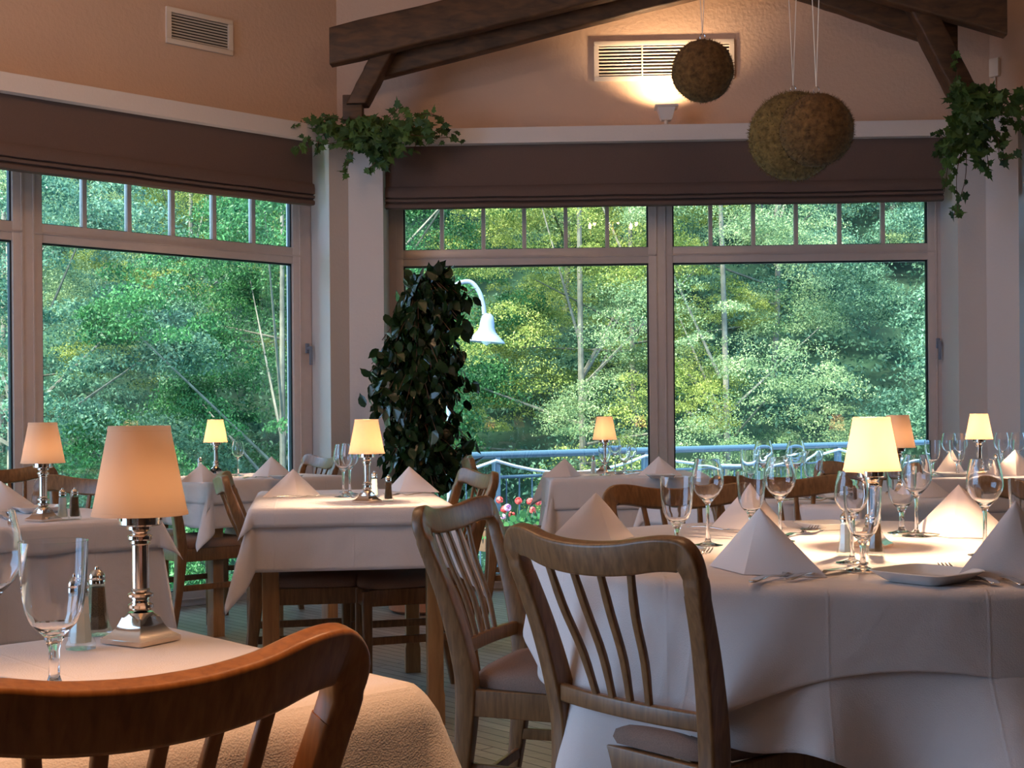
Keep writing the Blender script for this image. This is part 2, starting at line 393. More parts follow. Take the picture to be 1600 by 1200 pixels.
# ------------------------------------------------------------------ windows
def wmat(p, a): return Matrix.Translation(p) @ Matrix.Rotation(a, 4, 'Z')
def make_window(name, p, a, s0, s1, panes, muntins, z_up=(2.058, 2.52), z_low=(0.085, 1.961)):
    """panes: list of (s0,s1) glass spans; s is measured along the wall from p on the window plane"""
    root = bpy.data.objects.new(name, None); C.objects.link(root); root.matrix_world = wmat(p, a); root['kind'] = 'structure'
    zt = 2.62; D = 0.075
    bm = BM(); y0 = 0.0
    posts = [s0] + [v for pr in panes for v in pr] + [s1]
    for k in range(0, len(posts), 2):
        box2(bm, posts[k], posts[k+1], y0, D, 0, zt, 0.004)
    for g0, g1 in panes:
        for z0, z1 in ((0, z_low[0]), (z_low[1], z_up[0]), (z_up[1], zt)):
            box2(bm, g0-0.002, g1+0.002, y0+0.004, D-0.004, z0, z1, 0.003)
    obj('frame', bm, 'frame', root)
    bm = BM()                                         # raised sash edge round every pane
    for g0, g1 in panes:
        for z0, z1 in (z_low, z_up):
            for q in ((g0-0.05, g0-0.042, z0-0.05, z1+0.05), (g1+0.042, g1+0.05, z0-0.05, z1+0.05), (g0-0.05, g1+0.05, z0-0.05, z0-0.044), (g0-0.05, g1+0.05, z1+0.042, z1+0.05)):
                if q[2] > 0: box2(bm, q[0], q[1], -0.006, 0.004, q[2], q[3])
    obj('sash_bead', bm, 'frame', root)
    bm = BM()
    for g0, g1 in panes:
        for z0, z1 in (z_low, z_up):
            t = 0.009
            box2(bm, g0, g0+t, 0.02, 0.05, z0, z1); box2(bm, g1-t, g1, 0.02, 0.05, z0, z1)
            box2(bm, g0, g1, 0.02, 0.05, z1-t, z1); box2(bm, g0, g1, 0.02, 0.05, z0, z0+t*0.5)
    obj('gasket', bm, 'seal', root, smooth=False)
    for ms in muntins:
        bm = BM(); box2(bm, ms-0.012, ms+0.012, 0.015, 0.055, *z_up, 0.003); obj('muntin', bm, 'frame', root)
    for g0, g1 in panes:
        for z0, z1 in (z_low, z_up):
            bm = BM(); box2(bm, g0, g1, 0.036, 0.040, z0, z1); obj('glass_pane', bm, 'pane', root, smooth=False)
    return root
def handle(root, s, z):
    bm = BM(); box2(bm, s-0.012, s+0.012, -0.014, 0.0, z-0.03, z+0.03, 0.004); box2(bm, s-0.008, s+0.008, -0.045, -0.01, z-0.008, z+0.008, 0.003)
    box2(bm, s-0.009, s+0.009, -0.052, -0.038, z-0.10, z+0.012, 0.004); obj('handle', bm, 'lampout', root)
def sof(px, p, a, o): return (colhit(px, p, a, o) - (Vector(p)+outv(a)*o)).dot(dirv(a))
oB = P0 + outv(aB)*OW
S = lambda px: sof(px, P0, aB, OW)
wb = make_window('window_2', oB, aB, S(609), S(1473), [(S(632), S(1015)), (S(1053), S(1452))],
    [S(x) for x in (692, 757, 821, 886, 951, 1113, 1180, 1247, 1315, 1383)])
handle(wb, S(1466), 1.46)
oA = P0 + outv(aA)*OW
S2 = lambda px: sof(px, P0, aA, OW)
gl = S2(22); wid = S2(460)-S2(68); mull = S2(68)-S2(22)
wa = make_window('window_1', oA, aA, gl-wid-0.1, S2(488), [(gl-wid, gl), (S2(68), S2(460))],
    [S2(x) for x in (137, 207, 275, 340, 401)] + [gl-wid*k/6 for k in range(1, 6)])
handle(wa, S2(480), 1.46)
sdx = (sD-P1).dot(dirv(aC)); oC = P1 + outv(aC)*OW
wc = make_window('window_3', oC, aC, sdx, sdx+3.6, [(sdx+0.12, sdx+1.7), (sdx+1.86, sdx+3.48)], [])
# solid wall beyond the side windows
bm = BM(); q0 = Afar; q1 = oA + dirv(aA)*(gl-wid-0.1) - outv(aA)*OW
extrude_poly(bm, [q0, q1, q1+outv(aA)*0.6, q0+outv(aA)*0.6], 0, ZS)
box2(bm, XL-0.5, Afar.x+0.05, Afar.y-0.1, Afar.y+0.6, 0, ZC); tag(obj('wall_left_end', bm, 'white', smooth=False), kind='structure')
bm = BM(); q0 = P1 + dirv(aC)*(sdx+3.6); q1 = Cfar
extrude_poly(bm, [q0, q1, q1+outv(aC)*0.6, q0+outv(aC)*0.6], 0, ZS)
box2(bm, Cfar.x-0.05, XR+0.5, Cfar.y-0.1, Cfar.y+0.6, 0, ZC); tag(obj('wall_right_end', bm, 'white', smooth=False), kind='structure')

# roman blinds
def make_blind(p, a, s0, s1, zb, label):
    root = bpy.data.objects.new('roman_blind', None); C.objects.link(root); root.matrix_world = wmat(p + outv(a)*0.06, a)
    root.matrix_world = Matrix.Translation((0, 0, zb)) @ root.matrix_world
    tag(root, label, 'blind', 'brown roman blinds above the windows'); H = ZS - zb
    prof = [(0.0, H), (-0.002, 0.135), (-0.004, 0.131), (-0.020, 0.124), (-0.026, 0.095), (-0.026, 0.065), (-0.008, 0.060), (-0.026, 0.052), (-0.024, 0.04), (-0.004, 0.034), (-0.026, 0.022), (-0.024, 0.004), (-0.01, 0), (0.02, 0.0), (0.025, 0.01), (0.02, 0.14), (0.012, H)]
    bm = BM(); N = 24; rings = []
    for k in range(N+1):
        s = s0 + (s1-s0)*k/N; wv = 0.0012*math.sin(k*1.1) + 0.0008*math.sin(k*2.3)
        e = 0.004*((abs(2*k/N-1))**10)
        rings.append([(s, y + wv*(1-z/H)*2, z - (wv*0.8 if z < 0.1 else 0) + e*(z < 0.1)) for y, z in prof])
    loft(bm, rings); obj('fabric', bm, 'blind', root, ang=60)
    bm = BM(); box2(bm, s0, s1, 0.012, 0.04, H-0.03, H); obj('headrail', bm, 'blind', root)
    return root
SB = lambda px: sof(px, P0, aB, 0.06); SA = lambda px: sof(px, P0, aA, 0.06)
make_blind(P0, aB, SB(605), SB(1476), 2.262, 'wide dark brown roman blind folded up above the two-pane back window')
make_blind(P0, aA, sof(22, P0, aA, 0.06)-wid-0.1, SA(491), 2.262, 'dark brown roman blind folded up above the left window, slanting across the corner')
make_blind(P1, aC, sdx+0.02, sdx+3.6, 2.262, 'dark brown roman blind above the right bay window')

# vent grilles
def vent(px0, py0, px1, py1, a, label, cols):
    base = mitre(0.26); p = base[1]
    c0 = onplane(px0, py0, p, outv(a)); c1 = onplane(px1, py1, p, outv(a))
    wv = (c1-c0).dot(dirv(a)); h = c0.z-c1.z
    root = bpy.data.objects.new('vent_grille', None); C.objects.link(root)
    root.matrix_world = Matrix.Translation(c0 - Vector((0, 0, h))) @ Matrix.Rotation(a, 4, 'Z')
    tag(root, label, 'air vent', None)
    bm = BM(); t = 0.028
    box2(bm, 0, wv, -0.018, 0, 0, t, 0.003); box2(bm, 0, wv, -0.018, 0, h-t, h, 0.003); box2(bm, 0, t, -0.018, 0, t, h-t); box2(bm, wv-t, wv, -0.018, 0, t, h-t)
    for k in range(1, cols): x = t + (wv-2*t)*k/cols; box2(bm, x-0.004, x+0.004, -0.016, 0, t, h-t)
    obj('vent_frame', bm, 'vent', root)
    bm = BM(); n = 9
    for k in range(n):
        z = t + (h-2*t)*(k+0.5)/n
        box(bm, (wv/2, -0.009, z), (wv-2*t, 0.009, 0.0035), Matrix.Rotation(R(-30), 3, 'X'))
    obj('louvre_slats', bm, 'vent', root, smooth=False)
    bm = BM(); box2(bm, t, wv-t, -0.003, 0, t, h-t); obj('backing', bm, 'dark', root, smooth=False)
vent(258, 10, 362, 88, aA, 'small white vent grille high on the wall above the left window', 1)
vent(928, 66, 1147, 124, aB, 'wide white vent grille lit from below above the back window', 3)

# uplighter on the ledge
def uplighter():
    q = onplane(1041, 196, P0 + outv(aB)*0.06, outv(aB)); root = thing('uplighter', (q.x, q.y, ZL), aB, 'small white uplighter on the ledge below the wide vent grille', 'wall light')
    bm = BM(); box2(bm, -0.03, 0.03, -0.02, 0.02, 0, 0.012, 0.003); tube(bm, [(0, 0, 0.01), (0, 0, 0.04)], 0.012, 10); obj('bracket', bm, 'vent', root)
    bm = BM(); prof = [(0.028, 0.035), (0.036, 0.05), (0.044, 0.08), (0.052, 0.105), (0.068, 0.108), (0.068, 0.118), (0.05, 0.118), (0.04, 0.085), (0.02, 0.05), (0.0, 0.048)]
    lathe(bm, prof, 24, sq=lambda i: 0.9); obj('reflector_housing', bm, 'white', root)
    d = bpy.data.lights.new('uplight', 'SPOT'); d.energy = 42; d.color = (1, 0.66, 0.36); d.spot_size = R(135); d.spot_blend = 0.9; d.shadow_soft_size = 0.03
    l = bpy.data.objects.new('uplight', d); C.objects.link(l); l.parent = root; l.location = (0, 0, 0.115); l.rotation_euler = (R(180-16), 0, 0)
uplighter()

# roof truss
def truss():
    L0 = PY(519, 75, 7.45); R0 = PY(1570, 35, 7.2)
    axis = Vector((R0.x-L0.x, R0.y-L0.y, 0)); ln = axis.length; ax = axis.normalized(); nv = Vector((-ax.y, ax.x, 0))
    tt = 0.64
    def pt(t, z): q = L0 + ax*(ln*t); q.z = z; return q
    def spec(px, py):                              # point of the truss plane seen at a pixel
        return onplane(px, py, L0, nv)
    root = thing('roof_truss', (L0.x, L0.y, 2.72), 0, 'dark brown timber roof truss with braces reaching down to both bay corners', 'roof truss')
    def loc(q): return q - Vector((L0.x, L0.y, 2.72))
    th = 0.19; 
    lb, lt = spec(517, 103), spec(517, 46); rb, rt = spec(1570, 60), spec(1570, -12)
    apx = pt(tt, 3.61)
    def beam(name, a, b, h, w, dn=0.0, trim=None):
        bm = BM(); d = (b-a); n = 14; pts = [a + d*(k/n) for k in range(n+1)]
        random.seed(int(h*1000)+int(a.x*100))
        dh = Vector((d.x, d.y, 0)); steep = dh.length < abs(d.z)*1.2; rings = []
        for p in pts:
            w2, h2 = w*(1+random.uniform(-.03, .03)), h*(1+random.uniform(-.03, .03)); q = loc(p + nv*dn)
            rings.append([q + nv*a_ + (ax if steep else Vector((0, 0, 1)))*b_ for a_, b_ in roundrect(w2, h2*(1.15 if steep else 1.05), 0.012)])
        loft(bm, rings)
        return obj(name, bm, 'beam', root)
    lm = (lb+lt)/2; rm = (rb+rt)/2
    beam('rafter', lm, apx, 0.20, 0.09); beam('rafter', lm + ax*0.22 - Vector((0, 0, .05)), apx - Vector((0, 0, .05)), 0.20, 0.09, 0.16)
    beam('rafter', rm, apx, 0.22, 0.09); beam('rafter', rm - ax*0.22 - Vector((0, 0, .05)), apx - Vector((0, 0, .05)), 0.20, 0.09, 0.16)
    # braces sit between the twin rafters
    p0 = spec(592, 88) + nv*0.08; p1 = spec(555, 160) + nv*0.08
    beam('brace', p0 + (p0-p1)*0.25, p1, 0.10, 0.14)
    bm = BM(); q = spec(547, 168) + nv*0.1; box2(bm, -0.055, 0.055, -0.055, 0.055, 0, 0.14, 0.006)
    o = obj('post_foot', bm, 'beam', root); o.location = loc(Vector((q.x, q.y, 2.722)))
    p0 = spec(1440, 5) + nv*0.08; p1 = spec(1512, 146) + nv*0.08
    beam('brace', p0 + (p0-p1)*0.15, p1, 0.12, 0.15)
truss()
# small white fitting on the right bay wall
q = onplane(1556, 105, mitre(0.26)[2], outv(aC)); rt_ = thing('wall_socket', q, aC, 'small pale fitting on the wall above the right ivy', 'socket')
bm = BM(); box2(bm, -0.03, 0.03, -0.03, 0, -0.06, 0.05, 0.008); obj('housing', bm, 'vent', rt_); bm = BM(); tube(bm, [(0, -0.015, -0.05), (0, -0.01, -0.2)], 0.006); obj('cable', bm, 'vent', rt_)

# ------------------------------------------------------------------ hanging moss balls
def moss_ball(px, py, rad_px, Y, label, seed, sq=(1, 1, 1), mat='moss'):
    c = PY(px, py, Y); r = rad_px/F*Y*0.97
    root = thing('moss_ball', c, 0, label, 'hanging ball', 'moss balls hanging from the ceiling')
    rng = random.Random(seed); bm = BM()
    bmesh.ops.create_icosphere(bm, subdivisions=5, radius=r)
    from mathutils import noise
    for v in bm.verts:
        n = v.co.normalized(); k = 1 + 0.02*noise.noise(n*2.5+Vector((seed, 0, 0))) + 0.03*noise.noise(n*14+Vector((0, seed, 0)))
        v.co = Vector((n.x*sq[0], n.y*sq[1], n.z*sq[2]))*r*k
    base = [v.co.copy() for v in bm.verts]
    for _ in range(5200):                            # fibres
        z = rng.uniform(-1, 1); t = rng.uniform(0, 2*PI); q = math.sqrt(1-z*z); n = Vector((q*math.cos(t)*sq[0], q*math.sin(t)*sq[1], z*sq[2]))
        p = n*r*rng.uniform(0.98, 1.02); d = (n*rng.uniform(.3, 1) + Vector((rng.gauss(0, 1), rng.gauss(0, 1), rng.gauss(0, 1)))*0.7).normalized()*r*rng.uniform(0.05, 0.11)
        s = d.cross(n).normalized()*r*0.008
        a = [bm.verts.new(p-s), bm.verts.new(p+s), bm.verts.new(p+d)]; bm.faces.new(a)
    obj('moss', bm, mat, root)
    bm = BM(); top = r*sq[2]; rings = []
    tube(bm, [(0.012*math.cos(a), 0, top+0.018+0.014*math.sin(a)) for a in [2*PI*k/12 for k in range(13)]], 0.0016, 6); obj('hook', bm, 'steel', root)
    for dx in (-1, 1):
        bm = BM(); zt = ZC - c.z; sweep(bm, [(0, 0, top+0.03), (dx*(0.035+0.02), 0, zt)], (0.003, 0.006, 0.001), up=Vector((0, 1, 0))); obj('string', bm, 'string', root)
moss_ball(1098, 111, 49, 6.1, 'smallest brown moss ball, in front of the lit vent grille', 1)
moss_ball(1240, 213, 71, 5.9, 'largest brown moss ball, partly hidden by a smaller one', 2, (1, 1, 0.985), 'moss_olive')
moss_ball(1276, 204, 58, 5.3, 'brown moss ball in front of the largest one', 3)

# ------------------------------------------------------------------ ivy
IVY = [(0, -0.1), (0.28, -0.28), (0.42, -0.05), (0.75, 0.08), (0.42, 0.30), (0.40, 0.55), (0.16, 0.55), (0, 1.0), (-0.16, 0.55), (-0.40, 0.55), (-0.42, 0.30), (-0.75, 0.08), (-0.42, -0.05), (-0.28, -0.28)]
def ivy(name, label, vines, Yd, clump, seed):
    rng = random.Random(seed)
    c = PY(clump[0][0], clump[0][1], Yd); c.z = ZL
    root = thing(name, c, 0, label, 'plant', 'ivy plants on the ledge')
    bl = BM(); bs = BM()
    def leaf(p, size, droop=0.5):
        d = Vector((rng.gauss(0, 0.7), -abs(rng.gauss(0.1, 0.3)), -droop + rng.gauss(0, 0.5))).normalized()
        n = (Vector((rng.gauss(0, 0.45), -1, rng.gauss(0.2, 0.5)))).normalized(); s = d.cross(n).normalized(); n = s.cross(d)
        vs = [bl.verts.new(p + s*x*size*0.62 + d*y*size + n*(-0.15*abs(x)*size)) for x, y in IVY]; bl.faces.new(vs)
    for vine in vines:
        yy = rng.uniform(-0.08, 0.06)
        pts = [PY(px, py, Yd + yy) - c for px, py in vine]; cm = catmull(pts, 6); tube(bs, cm, 0.0022, 5)
        for p in cm[::2]:
            for _ in range(rng.choice((1, 2, 2))): leaf(p + Vector((rng.gauss(0, .012), rng.gauss(0, .02), rng.gauss(0, .012))), rng.uniform(0.035, 0.062))
    for (px, py, rx, ry, n) in clump:
        for _ in range(n):
            a = rng.uniform(0, 2*PI); q = math.sqrt(rng.random())
            p = PY(px + rx*q*math.cos(a), py + ry*q*math.sin(a), Yd + rng.uniform(-0.14, 0.08)) - c
            leaf(p, rng.uniform(0.045, 0.078), 0.3)
    obj('foliage', bl, 'ivy', root, smooth=False); obj('vines', bs, 'stem', root)
    bm = BM(); lathe(bm, [(0.03, 0.0), (0.04, 0.0), (0.055, 0.05), (0.058, 0.055), (0.05, 0.055), (0.04, 0.045), (0, 0.045)], 20, off=(0, 0.14)); obj('pot', bm, 'terracotta', root)
ivy('ivy_plant', 'ivy spilling over the ledge at the left corner below the timber post',
    [[(560, 205), (520, 200), (490, 190), (458, 196)], [(550, 215), (510, 225), (480, 218), (466, 236)], [(560, 220), (545, 250), (536, 268)], [(590, 220), (588, 250), (574, 265)],
     [(600, 220), (610, 245), (596, 262)], [(620, 205), (650, 215), (645, 238)], [(640, 200), (660, 178), (690, 185), (695, 205)], [(650, 210), (680, 215), (714, 214)], [(600, 190), (625, 168), (640, 180)],
     [(630, 210), (670, 212), (690, 200)], [(560, 195), (530, 185), (505, 182)], [(520, 200), (500, 215), (495, 232)]],
    7.55, [(575, 210, 52, 26, 150), (600, 230, 26, 24, 50), (640, 205, 35, 16, 40), (520, 195, 30, 14, 25)], 5)
ivy('ivy_plant', 'ivy trailing down beside the right end of the back window',
    [[(1500, 190), (1480, 215), (1462, 205)], [(1500, 200), (1485, 240), (1475, 300)], [(1510, 210), (1495, 270), (1497, 330)], [(1510, 220), (1508, 280), (1490, 338)], [(1520, 210), (1530, 250), (1534, 262)],
     [(1540, 190), (1560, 220), (1562, 250), (1590, 238)], [(1545, 200), (1568, 225), (1570, 208)], [(1550, 160), (1580, 170), (1600, 150)], [(1560, 190), (1585, 190), (1605, 200)], [(1500, 160), (1495, 110), (1490, 90)], [(1490, 210), (1470, 235), (1466, 228)], [(1530, 200), (1540, 230), (1545, 262)]],
    7.2, [(1525, 160, 42, 28, 110), (1505, 145, 22, 16, 40), (1515, 195, 34, 28, 70), (1480, 232, 20, 20, 24), (1530, 225, 16, 30, 34), (1585, 160, 30, 20, 40)], 8)

# ------------------------------------------------------------------ weeping fig in the corner
def ficus():
    c = Vector((-0.50, 7.15, 0)); rng = random.Random(11)
    root = thing('weeping_fig', c, 0, 'tall dark green weeping fig standing at the left end of the back window', 'plant')
    bm = BM(); lathe(bm, [(0.13, 0), (0.17, 0.02), (0.19, 0.30), (0.20, 0.31), (0.20, 0.33), (0.175, 0.33), (0.17, 0.28), (0, 0.28)], 32); obj('pot', bm, 'terracotta', root)
    bm = BM()
    tr = [(0.0, 0, 0.25), (0.02, 0.01, 0.7), (-0.02, 0, 1.1), (0.02, 0, 1.5), (0.02, 0, 1.78)]
    tube(bm, catmull(tr, 6), [0.018 - 0.014*k/24 for k in range(25)], 8)
    tube(bm, catmull([(0.02, 0.02, 0.28), (-0.01, 0.015, 0.7), (0.03, 0.01, 1.2), (-0.05, 0, 1.5)], 6), 0.010, 8)
    bl = BM()
    outline = [(418, 690, 10), (440, 692, 26), (462, 690, 46), (480, 668, 56), (505, 672, 56), (540, 655, 72), (580, 655, 80), (620, 655, 84), (660, 660, 84), (700, 668, 84), (740, 672, 66), (765, 672, 48)]
    def half(z):
        py = HY - (z - CAMH)/7.15*F
        for (y0, c0, h0), (y1, c1, h1) in zip(outline, outline[1:]):
            if y0 <= py <= y1:
                t = (py-y0)/(y1-y0); return ((c0+(c1-c0)*t-800)/F*7.15, (h0+(h1-h0)*t)/F*7.15)
        return (-0.45, 0.12)
    for k in range(330):
        z = rng.uniform(0.66, 1.80); cx, h = half(z); cx -= c.x
        a = rng.uniform(0, 2*PI); q = rng.random()**0.45
        tip = Vector((cx + h*q*math.cos(a), 0.8*h*q*math.sin(a), z))
        st = Vector((0, 0, min(z+0.12, 1.72)))
        mid = (tip+st)/2 + Vector((0, 0, 0.06)); pts = catmull([st, mid, tip], 5); tube(bm, pts, 0.0022, 4, False)
        for _ in range(10):
            p = pts[rng.randrange(4, len(pts))] + Vector((rng.gauss(0, .022), rng.gauss(0, .022), rng.gauss(-0.02, .025)))
            d = Vector((rng.gauss(0, .5), rng.gauss(0, .5), -1 if rng.random() < .75 else .6)).normalized(); n = Vector((rng.gauss(0, 1), rng.gauss(-0.5, 1), rng.gauss(.4, .6))).normalized()
            s = d.cross(n).normalized(); n = s.cross(d); L = rng.uniform(0.055, 0.095)
            prof = [(0, 0), (0.2, 0.16), (0.30, 0.4), (0.24, 0.68), (0.08, 0.88), (0, 1.05)]
            vs = [bl.verts.new(p + s*x*L + d*y*L + n*(0.10*abs(x) - 0.12*y*y)*L) for x, y in prof]
            vs2 = [bl.verts.new(p - s*x*L + d*y*L + n*(0.10*abs(x) - 0.12*y*y)*L) for x, y in prof[1:5]]
            bl.faces.new(vs + vs2[::-1])
    obj('trunk', bm, 'stem', root); obj('foliage', bl, 'ficus', root, smooth=False)
ficus()

# ------------------------------------------------------------------ table lamps
def make_lamp():
    root = thing('table_lamp', (0, 0, 0), 0, 'table lamp', 'lamp', 'table lamps')
    bm = BM()
    pf = [(0.0, 0, 1), (0.0365, 0, 1), (0.037, 0.002, 1), (0.037, 0.0065, 1), (0.035, 0.008, 1), (0.029, 0.012, 1), (0.024, 0.018, 1), (0.0215, 0.023, .95), (0.021, 0.025, .9), (0.0195, 0.033, .6), (0.0185, 0.037, 0), (0.016, 0.040, 0)]
    lathe(bm, [(r, z) for r, z, _ in pf], 48, sq=lambda i: pf[i][2])
    o = obj('base', bm, 'silver', root, ang=28); o.rotation_euler = (0, 0, R(59))
    bm = BM()
    lathe(bm, [(0.008, 0.040), (0.0125, 0.042), (0.0165, 0.046), (0.0165, 0.050), (0.012, 0.053), (0.0115, 0.056), (0.017, 0.061), (0.017, 0.064), (0.0115, 0.067), (0.0125, 0.070), (0.0112, 0.072), (0.0112, 0.074),
               (0.0112, 0.130), (0.014, 0.132), (0.012, 0.134), (0.0165, 0.138), (0.0165, 0.142), (0.011, 0.145), (0.012, 0.148), (0.0165, 0.151), (0.0165, 0.155), (0.012, 0.157), (0.010, 0.16), (0, 0.16)], 36)
    obj('column', bm, 'silver', root, ang=28)
    bm = BM(); lathe(bm, [(0.010, 0.155), (0.026, 0.156), (0.028, 0.158), (0.028, 0.176), (0.0265, 0.176), (0.0265, 0.160), (0.008, 0.160)], 40)
    for k in range(8):
        a = 2*PI*k/8; box(bm, (0.0285*math.cos(a), 0.0285*math.sin(a), 0.169), (0.002, 0.003, 0.012), Matrix.Rotation(a, 3, 'Z'))
    obj('shade_gallery', bm, 'silver', root)
    bm = BM(); lathe(bm, [(0.0, 0.158), (0.007, 0.158), (0.007, 0.172), (0.0, 0.172)], 12); obj('bulb_holder', bm, 'brass', root)
    bm = BM(); lathe(bm, [(0.0, 0.172), (0.006, 0.172), (0.008, 0.176), (0.008, 0.180), (0.004, 0.183), (0.0, 0.184)], 16); obj('bulb', bm, 'bulb_off', root)
    bm = BM()
    zb, zt, rb, rt = 0.170, 0.290, 0.0630, 0.0400; T = 0.0012
    def rr(z): return rb + (rt-rb)*(z-zb)/(zt-zb)
    pr = [(rb+0.0006, zb), (rr(zb+.005)+0.0008, zb+0.005), (rr(zb+.0055), zb+0.0055), (rr(zt-.0065), zt-0.0065), (rr(zt-.006)+0.0008, zt-0.006), (rt+0.0006, zt), (rt-T, zt), (rb-T, zb)]
    n = 64; rings = [[(r*math.cos(2*PI*k/n), r*math.sin(2*PI*k/n), z) for k in range(n)] for r, z in pr + [pr[0]]]
    loft(bm, rings, caps=False); bmesh.ops.remove_doubles(bm, verts=bm.verts, dist=1e-6)
    obj('lamp_shade', bm, 'shade', root)
    bm = BM(); a0 = 0
    for a in (R(20), R(140), R(260)): tube(bm, [(0.006*math.cos(a), 0.006*math.sin(a), 0.172), (rr(0.255)*math.cos(a)*0.97, rr(0.255)*math.sin(a)*0.97, 0.255)], 0.0009, 5)
    obj('shade_carrier', bm, 'brass', root)
    return root
LAMP = make_lamp(); used = {}
def first(key, root, *a, **k):
    if key in used: return dup(root, *a, **k)
    used[key] = 1
    r = root; loc, rz = (list(a)+[None, None])[:2]; loc = k.get('loc', loc); rz = k.get('rz', rz)
    if loc is not None: r.location = loc
    if rz is not None: r.rotation_euler = (0, 0, rz)
    if k.get('label'): r['label'] = k['label']
    if k.get('group'): r['group'] = k['group']
    if k.get('scale'): r.scale = (k['scale'],)*3
    return r
BR = {}
def lamp(px, Y, label, power, rz=0, tz=0.75):
    p = PY(px, 700, Y); p.z = tz
    r = first('lamp', LAMP, p, rz, label=label, group='table lamps'); BR[label] = (p, power)
    return r
LAMPS = [(218, 1.79, 'large table lamp in the left foreground with a dim cream shade and polished square base', 0.015),
         (67, 3.93, 'table lamp with dim beige shade on the table at the left edge', 0.02),
         (573, 4.66, 'lit table lamp on the square table in the middle, in front of the pillar', 2.6),
         (337, 7.05, 'small lit table lamp on the table against the left window', 1.9),
         (945, 6.9, 'small lit table lamp on the table in front of the back window', 0.35),
         (1362, 2.98, 'brightly lit table lamp in the centre of the big round table', 5.0),
         (1403, 4.9, 'table lamp with dim tan shade just behind the brightly lit one', 0.03),
         (1530, 6.3, 'lit table lamp on the far right table in front of the right pillar', 2.4)]
for px, Y, lb, pw in LAMPS: lamp(px, Y, lb, pw)
for i, (lb, (p, pw)) in enumerate(BR.items()):
    d = bpy.data.lights.new('lamp_light', 'POINT'); d.energy = pw*6.6; d.color = (1, 0.68, 0.42); d.shadow_soft_size = 0.014
    o = bpy.data.objects.new('lamp_light', d); C.objects.link(o); o.location = p + Vector((0, 0, 0.200))

# ------------------------------------------------------------------ glassware, cutlery, napkins, plates, shakers
def single(name, bm, mat, cat, group, ang=60):
    o = obj(name, bm, mat, ang=ang); tag(o, name, cat, group); return o
def wine_prof(h=0.197, rmax=0.037, rrim=0.028, hb=0.098):
    zb = h-hb; t = 0.0011
    out = [(0.0, 0.0), (0.034, 0.0), (0.0345, 0.0012), (0.020, 0.0035), (0.008, 0.008), (0.0045, 0.018), (0.0038, zb*0.5), (0.0042, zb-0.012), (0.007, zb-0.003)]
    bowl = [(0.0145, zb+0.006), (0.0255, zb+0.018), (0.0335, zb+0.031), (rmax, zb+0.043), (rmax-0.0006, zb+0.053), (rrim+0.006, zb+0.072), (rrim+0.002, zb+0.088), (rrim, h)]
    inn = [(r-t, z+0.0004) for r, z in reversed(bowl)]; inn[0] = (rrim-t, h)
    return out + bowl + inn + [(0.006, zb+0.004), (0.0, zb+0.002)]
def goblet_prof(h=0.160, rr=0.0355):
    zb = h-0.100; t = 0.0013
    out = [(0.0, 0.0), (0.033, 0.0), (0.0335, 0.0014), (0.020, 0.004), (0.0085, 0.009), (0.0058, 0.018), (0.0055, zb-0.015), (0.0085, zb-0.006), (0.0105, zb-0.003), (0.0095, zb-0.001)]
    bowl = [(0.016, zb+0.005), (0.0235, zb+0.013), (0.029, zb+0.025), (0.032, zb+0.040), (0.0338, zb+0.060), (0.0348, zb+0.08), (rr, h)]
    inn = [(r-t, z+0.0006) for r, z in reversed(bowl)]; inn[0] = (rr-t, h)
    return out + bowl + inn + [(0.008, zb+0.005), (0.0, zb+0.004)]
def dense(prof, n=3):
    return prof
bm = BM(); lathe(bm, wine_prof(), 40); WINE = single('wine_glass', bm, 'glass', 'wine glass', 'wine glasses')
bm = BM(); lathe(bm, goblet_prof(), 40); GOB = single('water_goblet', bm, 'glass', 'goblet', 'water goblets')
def put(key, root, px, base, label, group=None, rz=0, z=0.75, scale=None, Y=None):
    """base: pixel row where it stands, or Y: depth"""
    p = PY(px, 700, Y) if Y else P(px, base, z); p.z = z
    return first(key, root, p, rz, label=label, group=group, scale=scale)
# shakers
def make_shaker(kind):
    root = thing(kind + '_shaker', (0, 0, 0), 0, kind, kind + ' shaker', 'salt and pepper shakers')
    bm = BM(); oct_ = lambda i: 0.0
    def fac(prof, seg=8):
        rings = [[(r*math.cos(2*PI*k/seg+PI/8), r*math.sin(2*PI*k/seg+PI/8), z) for k in range(seg)] for r, z in prof]; loft(bm, rings)
    fac([(0.019, 0), (0.020, 0.002), (0.020, 0.006), (0.017, 0.012), (0.0135, 0.035), (0.0115, 0.06), (0.0105, 0.072), (0.0093, 0.072), (0.0102, 0.06), (0.012, 0.035), (0.0145, 0.014), (0.014, 0.008)])
    obj('bottle', bm, 'clear', root, ang=20)
    bm = BM(); fac([(0.0135, 0.0085), (0.0140, 0.014), (0.0118, 0.035), (0.0105, 0.060), (0.0098, 0.066)], 8); obj('filling', bm, 'salt' if kind == 'salt' else 'pepper', root)
    bm = BM(); lathe(bm, [(0.0, 0.071), (0.0112, 0.071), (0.0112, 0.076), (0.0105, 0.077), (0.0112, 0.079), (0.0105, 0.083), (0.006, 0.089), (0.003, 0.0905), (0.0028, 0.094), (0.0, 0.095)], 20); obj('cap', bm, 'silver', root)
    return root
SALT, PEP = make_shaker('salt'), make_shaker('pepper')
